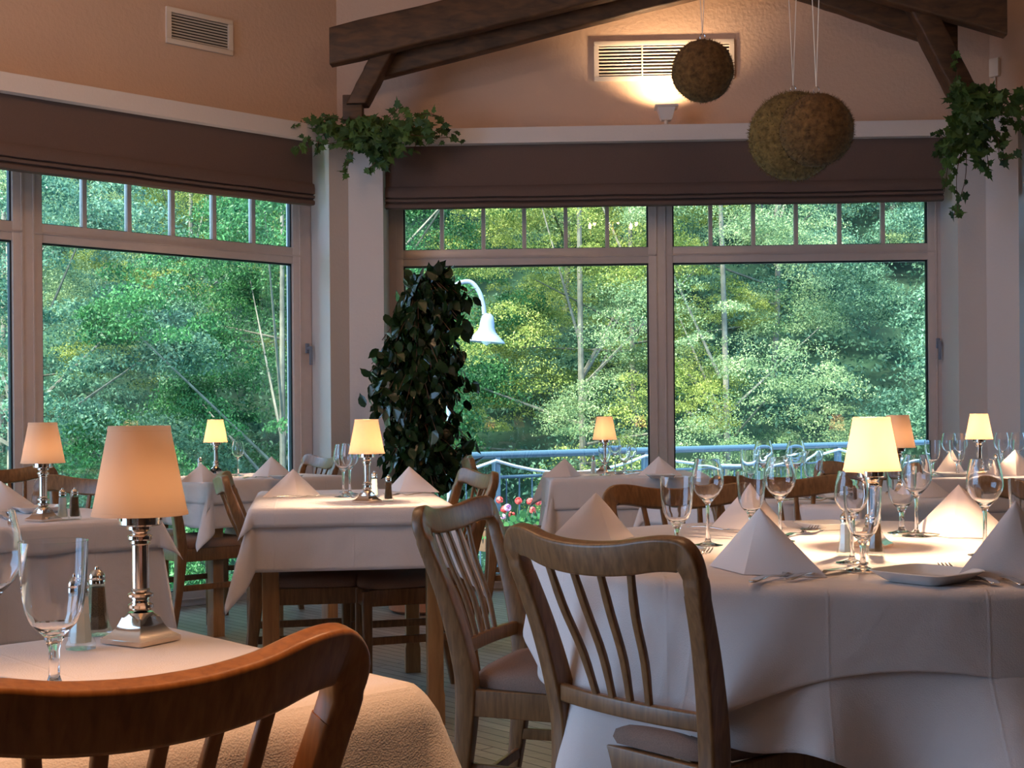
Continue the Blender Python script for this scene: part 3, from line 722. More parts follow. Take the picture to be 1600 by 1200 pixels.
# cutlery, lying along +y, handle end at the origin
def handle_pts(L=0.10):
    return [((0, y, 0.004 + 0.004*math.sin(PI*min(1, y/L))), w_, t) for y, w_, t in ((0, 0.010, 0.0025), (0.004, 0.016, 0.003), (0.02, 0.017, 0.003), (0.05, 0.012, 0.003), (0.08, 0.008, 0.003), (0.10, 0.0065, 0.003), (0.115, 0.0065, 0.003))]
def flat_sweep(bm, L): sweep(bm, [p for p, _, _ in L], [(w_, t, t*0.45) for _, w_, t in L], up=Vector((0, 0, 1)))
def make_knife():
    bm = BM(); flat_sweep(bm, handle_pts() + [((0, 0.12, 0.006), 0.010, 0.003), ((0, 0.13, 0.006), 0.018, 0.0015), ((0.001, 0.17, 0.005), 0.020, 0.0012), ((0.002, 0.20, 0.004), 0.017, 0.001), ((0.003, 0.215, 0.003), 0.009, 0.001), ((0.004, 0.222, 0.003), 0.002, 0.001)])
    return single('knife', bm, 'steel', 'knife', 'knives')
def make_fork():
    bm = BM(); flat_sweep(bm, handle_pts() + [((0, 0.13, 0.010), 0.008, 0.0025), ((0, 0.142, 0.010), 0.020, 0.002), ((0, 0.155, 0.007), 0.024, 0.0018)])
    for x in (-0.0095, -0.0032, 0.0032, 0.0095):
        sweep(bm, [(x, 0.150, 0.007), (x, 0.175, 0.006), (x, 0.195, 0.011), (x, 0.201, 0.014)], [(0.0036, 0.0018, 0.0008), (0.0034, 0.0018, 0.0008), (0.003, 0.0016, 0.0007), (0.0012, 0.001, 0.0004)], up=Vector((0, 0, 1)))
    return single('fork', bm, 'steel', 'fork', 'forks')
def make_spoon():
    bm = BM(); flat_sweep(bm, handle_pts() + [((0, 0.135, 0.010), 0.007, 0.0025)])
    top, bot = [], []
    n = 20; rings = []
    for j in range(6):
        q = 1 - j/5.0; rings.append([(0.021*q*math.cos(2*PI*k/n), 0.160 + 0.031*q*math.sin(2*PI*k/n), 0.0115 - 0.0075*(1-q*q)) for k in range(n)])
    under = [[(x, y, z-0.0012) for x, y, z in r] for r in reversed(rings)]
    loft(bm, under[:-1] + [[(x*1.02, 0.16+(y-0.16)*1.02, z-0.0006) for x, y, z in rings[0]]] + rings[:-1])
    return single('spoon', bm, 'steel', 'spoon', 'spoons')
KNIFE, FORK, SPOON = make_knife(), make_fork(), make_spoon()
def lay(key, root, a, b, label, group, z=0.75):
    """a: pixel of the handle end, b: a pixel further along it"""
    p, q = P(*a, z), P(*b, z); d = q-p
    return first(key, root, p, math.atan2(d.y, d.x)-PI/2, label=label, group=group, scale=1.12)
# square dish
def make_plate():
    bm = BM(); n = 48; rings = []
    for r, z, k in [(0.0, 0.002, 1), (0.046, 0.002, 1), (0.050, 0.0, 1), (0.052, 0.0015, 1), (0.074, 0.017, .95), (0.076, 0.0185, .95), (0.074, 0.0195, .95), (0.055, 0.0065, 1), (0.050, 0.005, 1), (0, 0.005, 1)]:
        ring = []
        for a in range(n):
            t = 2*PI*a/n; c, s = math.cos(t), math.sin(t); m = (abs(c)**7+abs(s)**7)**(-1/7.0); m = 1 + (m-1)*k; ring.append((max(r, 1e-5)*m*c, max(r, 1e-5)*m*s, z))
        rings.append(ring)
    loft(bm, rings); return single('square_plate', bm, 'porcelain', 'plate', 'square side plates', ang=40)
PLATE = make_plate()
# folded napkins: a standing pyramid of folded linen
def make_napkin(name, hw=0.115, hh=0.105, fw=0.042, back=0.032, curl=0.0):
    bm = BM()
    def wing(sx, off, sc_=1.0, th=0.0035):
        N = 10; rings = []
        T = Vector((0, 0.012+off, hh*sc_)); Fp = Vector((0.0, -fw+off, 0)); L = Vector((sx*hw*sc_, back+off, 0))
        front, backf = [], []
        nrm = (Fp-T).cross(L-T).normalized(); nrm = nrm if nrm.y < 0 else -nrm
        for i in range(N+1):
            a = T.lerp(Fp, i/N); b = T.lerp(L, i/N)
            row = []
            for j in range(N+1):
                u = j/N; p = a.lerp(b, u); bulge = 0.010*math.sin(PI*u)*math.sin(PI*min(1, i/N*0.9))
                p = p + nrm*(bulge*(1 if sx > 0 else .5)); p.z = max(p.z, 0.0); row.append(p)
            front.append(row); backf.append([p - nrm*th for p in row])
        vf = [[bm.verts.new(p) for p in r] for r in front]; vb = [[bm.verts.new((p.x, p.y, max(p.z, 0))) for p in r] for r in backf]
        for i in range(N):
            for j in range(N):
                bm.faces.new((vf[i][j], vf[i][j+1], vf[i+1][j+1], vf[i+1][j])); bm.faces.new((vb[i][j], vb[i+1][j], vb[i+1][j+1], vb[i][j+1]))
        for i in range(N):
            bm.faces.new((vf[i][0], vf[i+1][0], vb[i+1][0], vb[i][0])); bm.faces.new((vf[i][N], vb[i][N], vb[i+1][N], vf[i+1][N]))
            bm.faces.new((vf[N][i], vf[N][i+1], vb[N][i+1], vb[N][i]))
    wing(1, 0); wing(-1, 0); wing(1, 0.007, 0.965); wing(-1, 0.007, 0.965)
    return single(name, bm, 'napkin', 'napkin', 'folded linen napkins', ang=30)
NAP = make_napkin('folded_napkin')
def nap(px0, px1, base, label, rz=0, h=None, z=0.75, Y=None):
    """px0..px1: pixel width of the foot"""
    c = (px0+px1)/2; p = P(c, base, z) if Y is None else PY(c, 700, Y); p.z = z
    wpx = (px1-px0)/F*p.y; s = wpx/0.23
    o = first('nap', NAP, p, rz, label=label, group='folded linen napkins'); o.scale = (s/max(0.75, math.cos(rz)), s, (h/0.105 if h else s))
    return o

# ------------------------------------------------------------------ chairs
def make_chair(n_slats, mat, name='dining_chair'):
    root = thing(name, (0, 0, 0), 0, 'chair', 'chair', 'wooden dining chairs')
    # rear leg and back post in one bent piece
    def post(s):
        pts = [(s*0.190, -0.262, 0.0), (s*0.188, -0.222, 0.22), (s*0.188, -0.205, 0.42), (s*0.194, -0.215, 0.52), (s*0.207, -0.245, 0.64), (s*0.220, -0.282, 0.745)]
        cm = catmull(pts, 5); secs = []
        for p in cm:
            t = p.z; wd = 0.038 if t > 0.35 else 0.028+0.010*t/0.35; dp = 0.030+0.020*math.exp(-((t-0.45)/0.22)**2); secs.append((wd, dp, 0.006))
        bm = BM(); sweep(bm, cm, secs, up=Vector((0, 1, 0))); obj('back_post', bm, mat, root)
    post(-1); post(1)
    # bent top rail with rounded shoulders
    path, secs = [], []
    n = 36
    def yb(x): return -0.300 - 0.040*(1-(x/0.22)**2)
    pts = [(-0.220, -0.280, 0.738), (-0.2245, -0.2895, 0.768), (-0.2225, -0.300, 0.796), (-0.209, -0.304, 0.812), (-0.182, yb(-.182), 0.815), (-0.150, yb(-.150), 0.812), (-0.10, yb(-.10), 0.803), (-0.045, yb(-.045), 0.798), (0, yb(0), 0.797)]
    pts = pts + [(-x, y, z) for x, y, z in reversed(pts[:-1])]
    cm = catmull(pts, 4)
    for i, p in enumerate(cm):
        u = abs(2*i/(len(cm)-1)-1)                      # 1 at the ends
        hgt = 0.038 if u > 0.86 else 0.038+0.022*min(1, (0.86-u)/0.25)
        secs.append((0.033 if u > .85 else 0.028, hgt, 0.006))
    rings = []
    for i, p in enumerate(cm):
        t = (cm[min(i+1, len(cm)-1)]-cm[max(i-1, 0)]).normalized(); fwd = Vector((0, 1, 0.25)).normalized()
        s = (fwd - t*fwd.dot(t)).normalized(); nn = t.cross(s)
        w_, h_, r_ = secs[i]; rings.append([p + s*a + nn*b for a, b in roundrect(w_, h_, r_)])
    bm = BM(); loft(bm, rings); obj('top_rail', bm, mat, root)
    # lower back rail, bowed
    def lowrail_y(x): return -0.222 - 0.018*(1-(x/0.18)**2)
    xs_ = [-0.194+0.388*k/12 for k in range(13)]
    bm = BM(); sweep(bm, [(x, lowrail_y(x), 0.515) for x in xs_], (0.018, 0.034, 0.005)); obj('lower_back_rail', bm, mat, root)
    for k in range(n_slats):
        u = (k-(n_slats-1)/2)/((n_slats-1)/2)
        xt, xb_ = u*0.108, u*0.066
        if n_slats == 5: xt, xb_ = u*0.118, u*0.078
        p = catmull([(xb_, lowrail_y(xb_), 0.522), (xb_*1.10+xt*0.06, -0.262, 0.61), (xb_*0.36+xt*0.64, -0.300, 0.70), (xt, yb(xt)+0.002, 0.795)], 4)
        bm = BM(); sweep(bm, p, [(0.015, 0.010, 0.003) if i < 3 or i > len(p)-4 else (0.016, 0.011, 0.003) for i in range(len(p))], up=Vector((0, 1, 0))); obj('slat', bm, mat, root)
    for s in (-1, 1):
        bm = BM(); sweep(bm, [(s*0.195, 0.160, 0.0), (s*0.196, 0.163, 0.2), (s*0.196, 0.165, 0.43)], [(0.024, 0.024, .004), (0.030, 0.030, .005), (0.036, 0.036, .005)], up=Vector((0, 1, 0))); obj('leg', bm, mat, root)
        bm = BM(); sweep(bm, [(s*0.192, -0.205, 0.405), (s*0.200, 0.160, 0.405)], (0.020, 0.060, 0.003)); obj('side_rail', bm, mat, root)
        bm = BM(); sweep(bm, [(s*0.178, -0.215, 0.25), (s*0.196, 0.160, 0.25)], (0.014, 0.028, 0.003)); obj('stretcher', bm, mat, root)
    bm = BM(); sweep(bm, [(-0.196, 0.168, 0.405), (0.196, 0.168, 0.405)], (0.020, 0.060, 0.003)); obj('front_rail', bm, mat, root)
    bm = BM(); sweep(bm, [(-0.19, -0.206, 0.405), (0.19, -0.206, 0.405)], (0.020, 0.055, 0.003)); obj('rear_rail', bm, mat, root)
    bm = BM(); sweep(bm, [(-0.188, -0.217, 0.20), (0.188, -0.217, 0.20)], (0.014, 0.026, 0.003)); obj('stretcher', bm, mat, root)
    # padded seat
    bm = BM(); rings = []
    for f_, z in ((0.93, 0.432), (1.0, 0.436), (1.012, 0.448), (0.99, 0.462), (0.93, 0.472), (0.7, 0.480), (0.35, 0.483), (0.02, 0.484)):
        ring = []
        for k in range(48):
            t = 2*PI*k/48; c, s = math.cos(t), math.sin(t); m = (abs(c)**6+abs(s)**6)**(-1/6.0)
            y = 0.192*m*s*f_; x = (0.199 + 0.020*(y/0.2))*m*c*f_; ring.append((x, y-0.014, z))
        rings.append(ring)
    loft(bm, rings); obj('seat', bm, 'seat', root, ang=60)
    return root
CH4 = make_chair(4, 'chair'); CH5 = make_chair(5, 'chair_front'); CHM = None
def chair(proto, bx, by, fx, fy, label):
    """bx,by: the point under the middle of the top rail; fx,fy: where the sitter looks"""
    f = Vector((fx, fy, 0)).normalized(); loc = Vector((bx, by, 0)) + f*0.315
    return first('c%d' % id(proto), proto, loc, math.atan2(f.y, f.x)-PI/2, label=label, group='wooden dining chairs')
CH5b = make_chair(5, 'chair')
chair(CH4, 0.140, 2.38, 0.757, 0.653, 'wooden chair at the near side of the big round table, four slats, back towards us')
chair(CH5, -0.318, 1.175, -0.70, 0.715, 'orange-brown chair in the left foreground, its back cut by the bottom edge')
chair(CH5b, -0.145, 3.22, 0.94, -0.34, 'wooden chair seen from the side between the middle table and the round table')
chair(CH4, -1.065, 4.93, 0.98, 0.19, 'wooden chair seen edge-on at the left side of the middle table')
chair(CH4, -0.125, 5.06, -0.95, -0.31, 'wooden chair at the right rear side of the middle table, facing left')
chair(CH4, -0.215, 6.72, 1.0, 0.05, 'chair at the left end of the window table, mostly hidden behind the middle table chair')
chair(CH4, -1.02, 7.15, -0.85, -0.5, 'chair by the left pillar at the right side of the left window table')
chair(CH4, -1.76, 6.28, 0.736, 0.677, 'chair at the near side of the left window table, hidden behind the large lamp shade')
chair(CH4, -1.52, 4.86, -0.25, -0.95, 'reddish chair behind the salt and pepper of the left table')
chair(CH4, -2.24, 5.85, 0.7, -0.7, 'chair with sunlit pale rail at the left edge of the photo')
chair(CH5b, 0.50, 3.93, 0.15, -0.98, 'wooden chair at the far side of the round table, behind its leftmost glasses')
chair(CH5b, 0.885, 4.40, 0.10, -0.99, 'brightly lit orange wooden chair standing behind the round table')
chair(CH4, 1.50, 5.55, -0.6, -0.8, 'wooden chair behind the far right lamps, back rail below the balcony rail')
chair(CH4, 1.64, 4.08, -0.62, -0.78, 'wooden chair seen through the right wine glasses at the right side of the round table')

# ------------------------------------------------------------------ tables and cloths
def arc(e, rc):
    if e < rc*PI/2: return rc*math.sin(e/rc), rc*(1-math.cos(e/rc))
    return rc, rc + e - rc*PI/2
def drape_rect(a, b, drop, rc=0.018, amp=0.012, k=14, seed=0, flare=0.05, corner=0.30, stretch=0.10, step=0.014, off=0.0):
    rng = random.Random(seed); ph = [rng.uniform(0, 6.28) for _ in range(6)]
    aa, bb = a-rc+off, b-rc+off
    def ax(h, d): 
        n = max(4, int((2*(h+d))/step)); return [-(h+d) + 2*(h+d)*i/n for i in range(n+1)]
    X, Y = ax(aa, drop), ax(bb, drop); bm = BM(); g = []
    for i, s in enumerate(X):
        row = []
        for j, t in enumerate(Y):
            cs, ct = max(-aa, min(aa, s)), max(-bb, min(bb, t)); es, et = abs(s-cs), abs(t-ct); sx, sy = (1 if s > 0 else -1), (1 if t > 0 else -1)
            if es == 0 and et == 0: row.append(bm.verts.new((s, t, 0))); continue
            if es > 0 and et > 0:
                ph_ = math.atan2(et, es); r = math.hypot(es, et); o_, d_ = arc(r, rc); q = math.sin(2*ph_)**2; ex = max(0, r-rc)
                cidx = (sx > 0)*2 + (sy > 0); cc = corner*(0.8+0.5*math.sin(ph[cidx]))
                tw = 0.22*math.sin(4*ph_+ph[cidx])*min(1, ex/0.1)
                o_ = o_ + ex*(flare + cc*q); d_ = d_*(1+stretch*q) - ex*cc*q*0.25
                row.append(bm.verts.new((cs + sx*o_*math.cos(ph_+tw*q), ct + sy*o_*math.sin(ph_+tw*q), -d_)))
            else:
                e = es + et; o_, d_ = arc(e, rc); u = t if es > 0 else s; h = bb if es > 0 else aa
                win = 1-(abs(u)/h)**4; ex = max(0, e-rc)
                wv = (math.sin(k*u+ph[4]+(2 if es > 0 else 0)) + 0.5*math.sin(k*2.3*u+ph[5]))*amp*(ex/max(drop, .05))*win
                o_ += ex*flare + wv + amp*ex/max(drop, .05)*win
                row.append(bm.verts.new((cs + (sx*o_ if es > 0 else 0), ct + (sy*o_ if et > 0 else 0), -d_)))
        g.append(row)
    for i in range(len(X)-1):
        for j in range(len(Y)-1): bm.faces.new((g[i][j], g[i+1][j], g[i+1][j+1], g[i][j+1]))
    return bm
def rounded_plan(bm, thick=0.0): pass
def cloth_obj(name, bm, loc, rz, label, group):
    o = obj(name, bm, 'cloth', ang=70); o.location = loc; o.rotation_euler = (0, 0, rz)
    md = o.modifiers.new('thickness', 'SOLIDIFY'); md.thickness = 0.0012; md.offset = 1
    return tag(o, label, 'tablecloth', group)
def table_body(root, a, b, inset=0.07, leg=0.028, style='leg'):
    bm = BM(); box2(bm, -a+0.02, a-0.02, -b+0.02, b-0.02, 0.705, 0.737, 0.004); obj('tabletop', bm, 'table', root)
    bm = BM(); i = inset+0.01
    for s in (-1, 1):
        box2(bm, -a+i, a-i, s*(b-i)-0.01, s*(b-i)+0.01, 0.625, 0.705); box2(bm, s*(a-i)-0.01, s*(a-i)+0.01, -b+i, b-i, 0.625, 0.705)
    obj('apron', bm, 'table', root)
    for sx in (-1, 1):
        for sy in (-1, 1):
            bm = BM(); x, y = sx*(a-inset), sy*(b-inset)
            sweep(bm, [(x, y, 0.0), (x, y, 0.10), (x, y, 0.115), (x, y, 0.705)], [(2*leg*1.12, 2*leg*1.12, .004), (2*leg*1.12, 2*leg*1.12, .004), (2*leg, 2*leg, .004), (2*leg, 2*leg, .004)], up=Vector((0, 1, 0)))
            obj('leg', bm, 'table', root)
def rect_table(fr_corner, ang, w_, d, name_lbl, und, over, seed, **kw):
    """fr_corner: front right corner; ang: direction of the front edge"""
    fr = Vector((fr_corner[0], fr_corner[1], 0)); c = fr - dirv(ang)*w_/2 + outv(ang)*d/2
    root = thing('dining_table', c, ang, name_lbl[0], 'table', 'dining tables'); table_body(root, w_/2, d/2)
    o1 = cloth_obj('tablecloth', drape_rect(w_/2-0.004, d/2-0.004, und, seed=seed, **kw), (c.x, c.y, 0.7435), ang, name_lbl[1], 'tablecloths')
    k2 = dict(kw); k2['amp'] = 0.004; k2['corner'] = 0.34
    o2 = cloth_obj('overlay_cloth', drape_rect(w_/2+0.004, d/2+0.004, over, seed=seed+50, **k2), (c.x, c.y, 0.7475), ang, name_lbl[2], 'overlay cloths')
    return c
# left foreground
rect_table((-0.085, 1.510), aA, 1.10, 0.63, ('dining table in the left foreground, covered by a long cloth', 'pale cloth hanging from the left foreground table in front of us', 'overlay cloth under the large lamp in the left foreground'), 0.40, 0.34, 3, amp=0.008, flare=0.09, corner=0.22, rc=0.035)
# left, behind
rect_table((-1.07, 4.06), aA-R(3), 0.95, 0.60, ('dining table at the left edge under the dim lamp', 'long shaded cloth of the table at the left edge', 'short overlay cloth of the table at the left edge'), 0.34, 0.10, 5, amp=0.015, flare=0.10)
# against the left window: its near corner is its front left corner
def corner_fl(fl, ang, w_): return (fl[0] + math.cos(ang)*w_, fl[1] + math.sin(ang)*w_)
rect_table(corner_fl((-1.435, 6.30), aA, 0.80), aA, 0.80, 0.68, ('small table against the left window', 'cloth of the table against the left window, corner hanging towards the floor', 'overlay cloth of the table against the left window'), 0.23, 0.12, 7)
# middle
rect_table((-0.19, 4.49), R(9), 0.69, 1.08, ('square wooden table in the middle, legs showing below its cloths', 'pink-lit cloth of the middle table with a corner hanging at its left', 'short overlay cloth of the middle table'), 0.215, 0.072, 9, amp=0.003, flare=0.03, stretch=0.22, corner=0.38)
# in front of the back window
rect_table((0.95, 6.30), R(1), 0.77, 0.85, ('table in front of the back window', 'long cloth of the table in front of the back window', 'overlay cloth of the table in front of the back window'), 0.38, 0.155, 12, amp=0.010)
# behind the round table, on the corner
K = Vector((1.10, 4.24, 0))
rect_table((K.x, K.y), aC, 0.92, 0.80, ('table behind the round table, one corner towards us', 'orange-lit cloth of the table behind the round table', 'overlay cloth of the table behind the round table'), 0.36, 0.11, 14)
# far right
rect_table((2.75, 5.98), aB, 0.95, 0.80, ('table in front of the right pillar', 'shaded mauve cloth of the table in front of the right pillar', 'overlay cloth of the table in front of the right pillar'), 0.45, 0.16, 16)
# round table
RC_, RR = Vector((0.80, 3.0, 0)), 0.75
def round_table():
    root = thing('round_table', RC_, 0, 'big round dining table on the right under the bright lamp', 'table', 'dining tables')
    bm = BM(); lathe(bm, [(0, 0.705), (RR-0.03, 0.705), (RR-0.02, 0.715), (RR-0.02, 0.735), (RR-0.03, 0.738), (0, 0.738)], 64); obj('tabletop', bm, 'table', root)
    bm = BM(); lathe(bm, [(0, 0.705), (0.1, 0.705), (0.06, 0.6), (0.045, 0.3), (0.06, 0.1), (0.07, 0.08), (0, 0.08)], 24); obj('pedestal', bm, 'table', root)
    for k in range(4):
        a = k*PI/2+0.5; d = Vector((math.cos(a), math.sin(a), 0)); bm = BM(); sweep(bm, [d*0.02+Vector((0, 0, .12)), d*0.25+Vector((0, 0, .07)), d*0.42+Vector((0, 0, 0.02))], [(0.05, 0.07, .01), (0.045, 0.05, .01), (0.04, 0.035, .01)]); obj('leg', bm, 'table', root)
def drape_round(Rd, half, corner_ang, folds, seed, off=0.0, maxdrop=0.70, flare=0.06, dropf=None):
    bm = BM(); NT, rc = 240, 0.02; rng = random.Random(seed); g = []
    R0 = Rd - rc + off
    radii = [R0*k/10 for k in range(11)]
    ne = 34
    for i in range(NT):
        th = 2*PI*i/NT; q = th - corner_ang - PI/4
        L = half/max(abs(math.cos(q)), abs(math.sin(q))); e_max = min(L - R0, maxdrop)
        if dropf: e_max = dropf(th)
        row = [(r*math.cos(th), r*math.sin(th), 0) for r in radii]
        for k in range(1, ne+1):
            e = e_max*k/ne; o_, d_ = arc(e, rc); ex = max(0, e-rc)
            fo = 0.0
            for (fa, fw, am) in folds:
                dd = (th-fa+PI) % (2*PI)-PI; fo += am*math.exp(-(dd/fw)**2)
            o2 = o_ + ex*flare + fo*(max(0, e-0.13)**1.1 if dropf else ex**1.15) + 0.010*math.sin(9*th+seed)*min(1, ex/.2)
            row.append(((R0+o2)*math.cos(th), (R0+o2)*math.sin(th), -d_*(1-0.03*fo)))
        g.append(row)
    c = bm.verts.new((0, 0, 0)); vs = [[bm.verts.new(p) for p in r[1:]] for r in g]
    for i in range(NT):
        a, b = vs[i], vs[(i+1) % NT]; bm.faces.new((c, a[0], b[0]))
        for k in range(len(a)-1): bm.faces.new((a[k], a[k+1], b[k+1], b[k]))
    return bm
round_table()
D_ = R
under_folds = [(D_(-87), 0.13, 0.85), (D_(-110), 0.07, 0.40), (D_(-128), 0.07, 0.3), (D_(-75), 0.05, -0.25), (D_(-150), 0.10, 0.2), (D_(-64), 0.08, 0.60), (D_(-40), 0.1, 0.1), (D_(10), 0.15, 0.3), (D_(95), 0.15, 0.3)]
def under_drop(th):
    g = lambda a, w_, h: h*math.exp(-((((th-R(a)+PI) % (2*PI))-PI)/w_)**2)
    return 0.27 + g(-86, 0.24, 0.42) + g(5, 0.3, 0.4) + g(95, 0.3, 0.4) + g(-120, 0.12, 0.03)
cloth_obj('tablecloth', drape_round(RR-0.004, 1.02, D_(-86), under_folds, 2, maxdrop=0.66, flare=0.03, dropf=under_drop), (RC_.x, RC_.y, 0.7435), 0, 'blue-shaded floor-length cloth in heavy folds on the big round table', 'tablecloths')
over_folds = [(D_(-146), 0.12, 0.26), (D_(-172), 0.09, 0.16), (D_(-122), 0.08, 0.16), (D_(-55), 0.12, 0.26), (D_(30), .16, .2), (D_(120), .16, .2)]
cloth_obj('overlay_cloth', drape_round(RR+0.004, 0.885, D_(-143), over_folds, 2, off=0.004, flare=0.05), (RC_.x, RC_.y, 0.7475), 0, 'upper cloth of the big round table, its corner hanging low behind the near chair', 'overlay cloths')

# ------------------------------------------------------------------ what stands on the tables
G1, G2, SP = 'wine glasses', 'water goblets', 'salt and pepper shakers'
# left foreground
put('gob', GOB, 82, 0, 'water goblet in the left foreground, in front of the salt shaker', G2, Y=1.46, scale=1.04)
put('wine', WINE, -18, 0, 'wine glass cut by the left edge of the photo', G1, Y=1.50)
put('salt', SALT, 124, 0, 'large clear salt shaker beside the foreground lamp', SP, Y=1.74, rz=0.3, scale=1.03)
put('pep', PEP, 150, 0, 'pepper shaker behind the foreground salt shaker', SP, Y=1.85)
lay('knife', KNIFE, (302, 1123), (200, 1098), 'knife with handle towards us on the left foreground cloth, the further one', 'knives')
lay('knife', KNIFE, (286, 1132), (190, 1108), 'knife on the left foreground cloth, the nearer one', 'knives')
nap(-110, 45, 1165, 'napkin at the bottom left corner of the photo', rz=R(35), h=0.09)
# left table
nap(-60, 60, 800, 'warm-lit napkin on the table at the left edge', rz=R(10), h=0.10)
put('plate', PLATE, 60, 800, 'white plate behind the dim lamp on the left table', 'square side plates', rz=R(30), scale=1.0)
put('salt', SALT, 98, 812, 'salt shaker beside the dim lamp on the left table', SP, scale=1.0)
put('pep', PEP, 117, 811, 'pepper shaker right of the salt on the left table', SP)
# left window table
nap(284, 347, 753, 'napkin at the near corner of the left window table', rz=R(20))
nap(388, 458, 745, 'napkin at the right side of the left window table', rz=R(-10))
put('wine', WINE, 372, 0, 'glass beside the small lamp on the left window table', G1, Y=6.85, scale=0.9)
put('plate', PLATE, 447, 748, 'plate at the right end of the left window table', 'square side plates', rz=R(40), scale=0.9)
put('salt', SALT, 312, 0, 'salt shaker behind the napkin on the left window table', SP, Y=6.9)
lay('knife', KNIFE, (380, 749), (410, 746), 'knife between glass and napkin on the left window table', 'knives')
# middle table
nap(418, 502, 776, 'napkin at the left of the middle table', rz=R(30), h=0.105)
nap(592, 680, 768, 'napkin at the right of the middle table behind the shaker', rz=R(-42), h=0.10)
put('wine', WINE, 536, 0, 'left one of two glasses on the middle table', G1, Y=4.98)
put('wine', WINE, 546, 0, 'right one of two glasses on the middle table, touching the lamp shade in view', G1, Y=5.16)
put('pep', PEP, 607, 783, 'pepper shaker right of the lamp on the middle table', SP)
put('salt', SALT, 585, 777, 'salt shaker directly behind the lamp on the middle table', SP)
lay('knife', KNIFE, (426, 779), (480, 777), 'knife in front of the left napkin on the middle table', 'knives')
lay('spoon', SPOON, (556, 778), (525, 770), 'spoon between the left napkin and the glasses on the middle table', 'spoons')
lay('fork', FORK, (678, 773), (640, 775), 'fork in front of the right napkin on the middle table', 'forks')
# window table
nap(853, 916, 745, 'napkin at the left of the back window table', rz=R(38))
nap(994, 1062, 744, 'napkin at the right of the back window table', rz=R(-30))
put('plate', PLATE, 1032, 747, 'plate in front of the right napkin on the back window table', 'square side plates', scale=0.9)
put('salt', SALT, 927, 0, 'salt shaker beside the left napkin on the back window table', SP, Y=6.6, scale=1.05)
put('gob', GOB, 945, 0, 'goblet in front of the lamp on the back window table', G2, Y=6.6, scale=0.9)
put('wine', WINE, 961, 0, 'tallest glass right of the lamp on the back window table', G1, Y=7.0, scale=0.9)
put('gob', GOB, 976, 0, 'goblet right of the tallest glass on the back window table', G2, Y=6.8, scale=0.9)
put('wine', WINE, 987, 0, 'rightmost glass on the back window table', G1, Y=7.0, scale=0.72)
lay('spoon', SPOON, (1000, 741), (985, 742), 'small spoon on the back window table', 'spoons')
# round table
put('gob', GOB, 1057, 0, 'goblet at the left of the round table, next to the near chair rail', G2, Y=2.88, scale=1.03)
put('wine', WINE, 1105, 0, 'wine glass right of the leftmost goblet on the round table', G1, Y=3.04)
put('gob', GOB, 1173, 0, 'goblet between two wine glasses above the front napkin', G2, Y=3.22, scale=1.0)
put('wine', WINE, 1218, 0, 'wine glass left of the bright lamp, behind the front napkin', G1, Y=3.12)
put('wine', WINE, 1330, 0, 'wine glass in front of the bright lamp shade', G1, Y=2.66, scale=0.93)
put('gob', GOB, 1347, 0, 'goblet in front of the shakers and the bright lamp', G2, Y=2.52, scale=1.0)
put('gob', GOB, 1408, 0, 'goblet right of the bright lamp', G2, Y=3.30)
put('wine', WINE, 1431, 0, 'wine glass right of the bright lamp, beside a goblet', G1, Y=3.22)
put('wine', WINE, 1538, 0, 'wine glass at the right of the round table between two napkins', G1, Y=2.78, scale=1.02)
put('gob', GOB, 1604, 0, 'goblet at the right edge of the photo', G2, Y=2.70, scale=1.02)
put('salt', SALT, 1320, 0, 'salt shaker glowing in front of the bright lamp', SP, Y=2.80, scale=1.0)
put('pep', PEP, 1367, 0, 'shaker to the right of the goblet in front of the bright lamp', SP, Y=2.80, scale=1.0)
nap(1096, 1268, 895, 'large napkin standing at the front of the round table', rz=R(-48), h=0.122)
nap(862, 1010, 835, 'bluish napkin at the left of the round table, behind the chair rail', rz=R(40), h=0.115, Y=3.15)
nap(1110, 1238, 836, 'napkin at the far side of the round table behind the front napkin', rz=R(10), h=0.12, Y=3.45)
nap(1430, 1560, 837, 'napkin at the far right of the round table behind a wine glass', rz=R(-40), h=0.125, Y=3.20)
nap(1498, 1690, 905, 'napkin at the right edge of the photo in front of a goblet', rz=R(14), h=0.14)
put('plate', PLATE, 1448, 908, 'white square plate at the front of the round table', 'square side plates', rz=R(38), scale=1.05)
put('plate', PLATE, 1015, 872, 'plate behind the rail of the near chair on the round table', 'square side plates', rz=R(15), scale=1.3)
put('plate', PLATE, 1290, 826, 'plate at the far side of the round table left of the bright lamp', 'square side plates', rz=R(20), scale=0.9)
lay('knife', KNIFE, (1175, 913), (1260, 893), 'left one of two knives in front of the large napkin', 'knives')
lay('knife', KNIFE, (1232, 909), (1330, 890), 'right one of two knives in front of the large napkin', 'knives')
lay('fork', FORK, (1557, 916), (1445, 884), 'fork passing behind the white square plate', 'forks')
lay('fork', FORK, (1600, 918), (1500, 888), 'fork at the right edge next to the napkin', 'forks')
lay('fork', FORK, (985, 893), (1060, 872), 'fork below the plate behind the near chair', 'forks')
lay('fork', FORK, (1060, 884), (1118, 862), 'fork left of the large napkin', 'forks')
lay('spoon', SPOON, (1300, 826), (1262, 836), 'spoon beside the far napkin on the round table', 'spoons')
lay('fork', FORK, (1225, 842), (1283, 828), 'fork beside the spoon at the far side of the round table', 'forks')
lay('knife', KNIFE, (1395, 838), (1425, 838), 'knife behind the lamp shadow on the round table', 'knives')
lay('knife', KNIFE, (1075, 826), (1130, 830), 'knife at the far left side of the round table', 'knives')
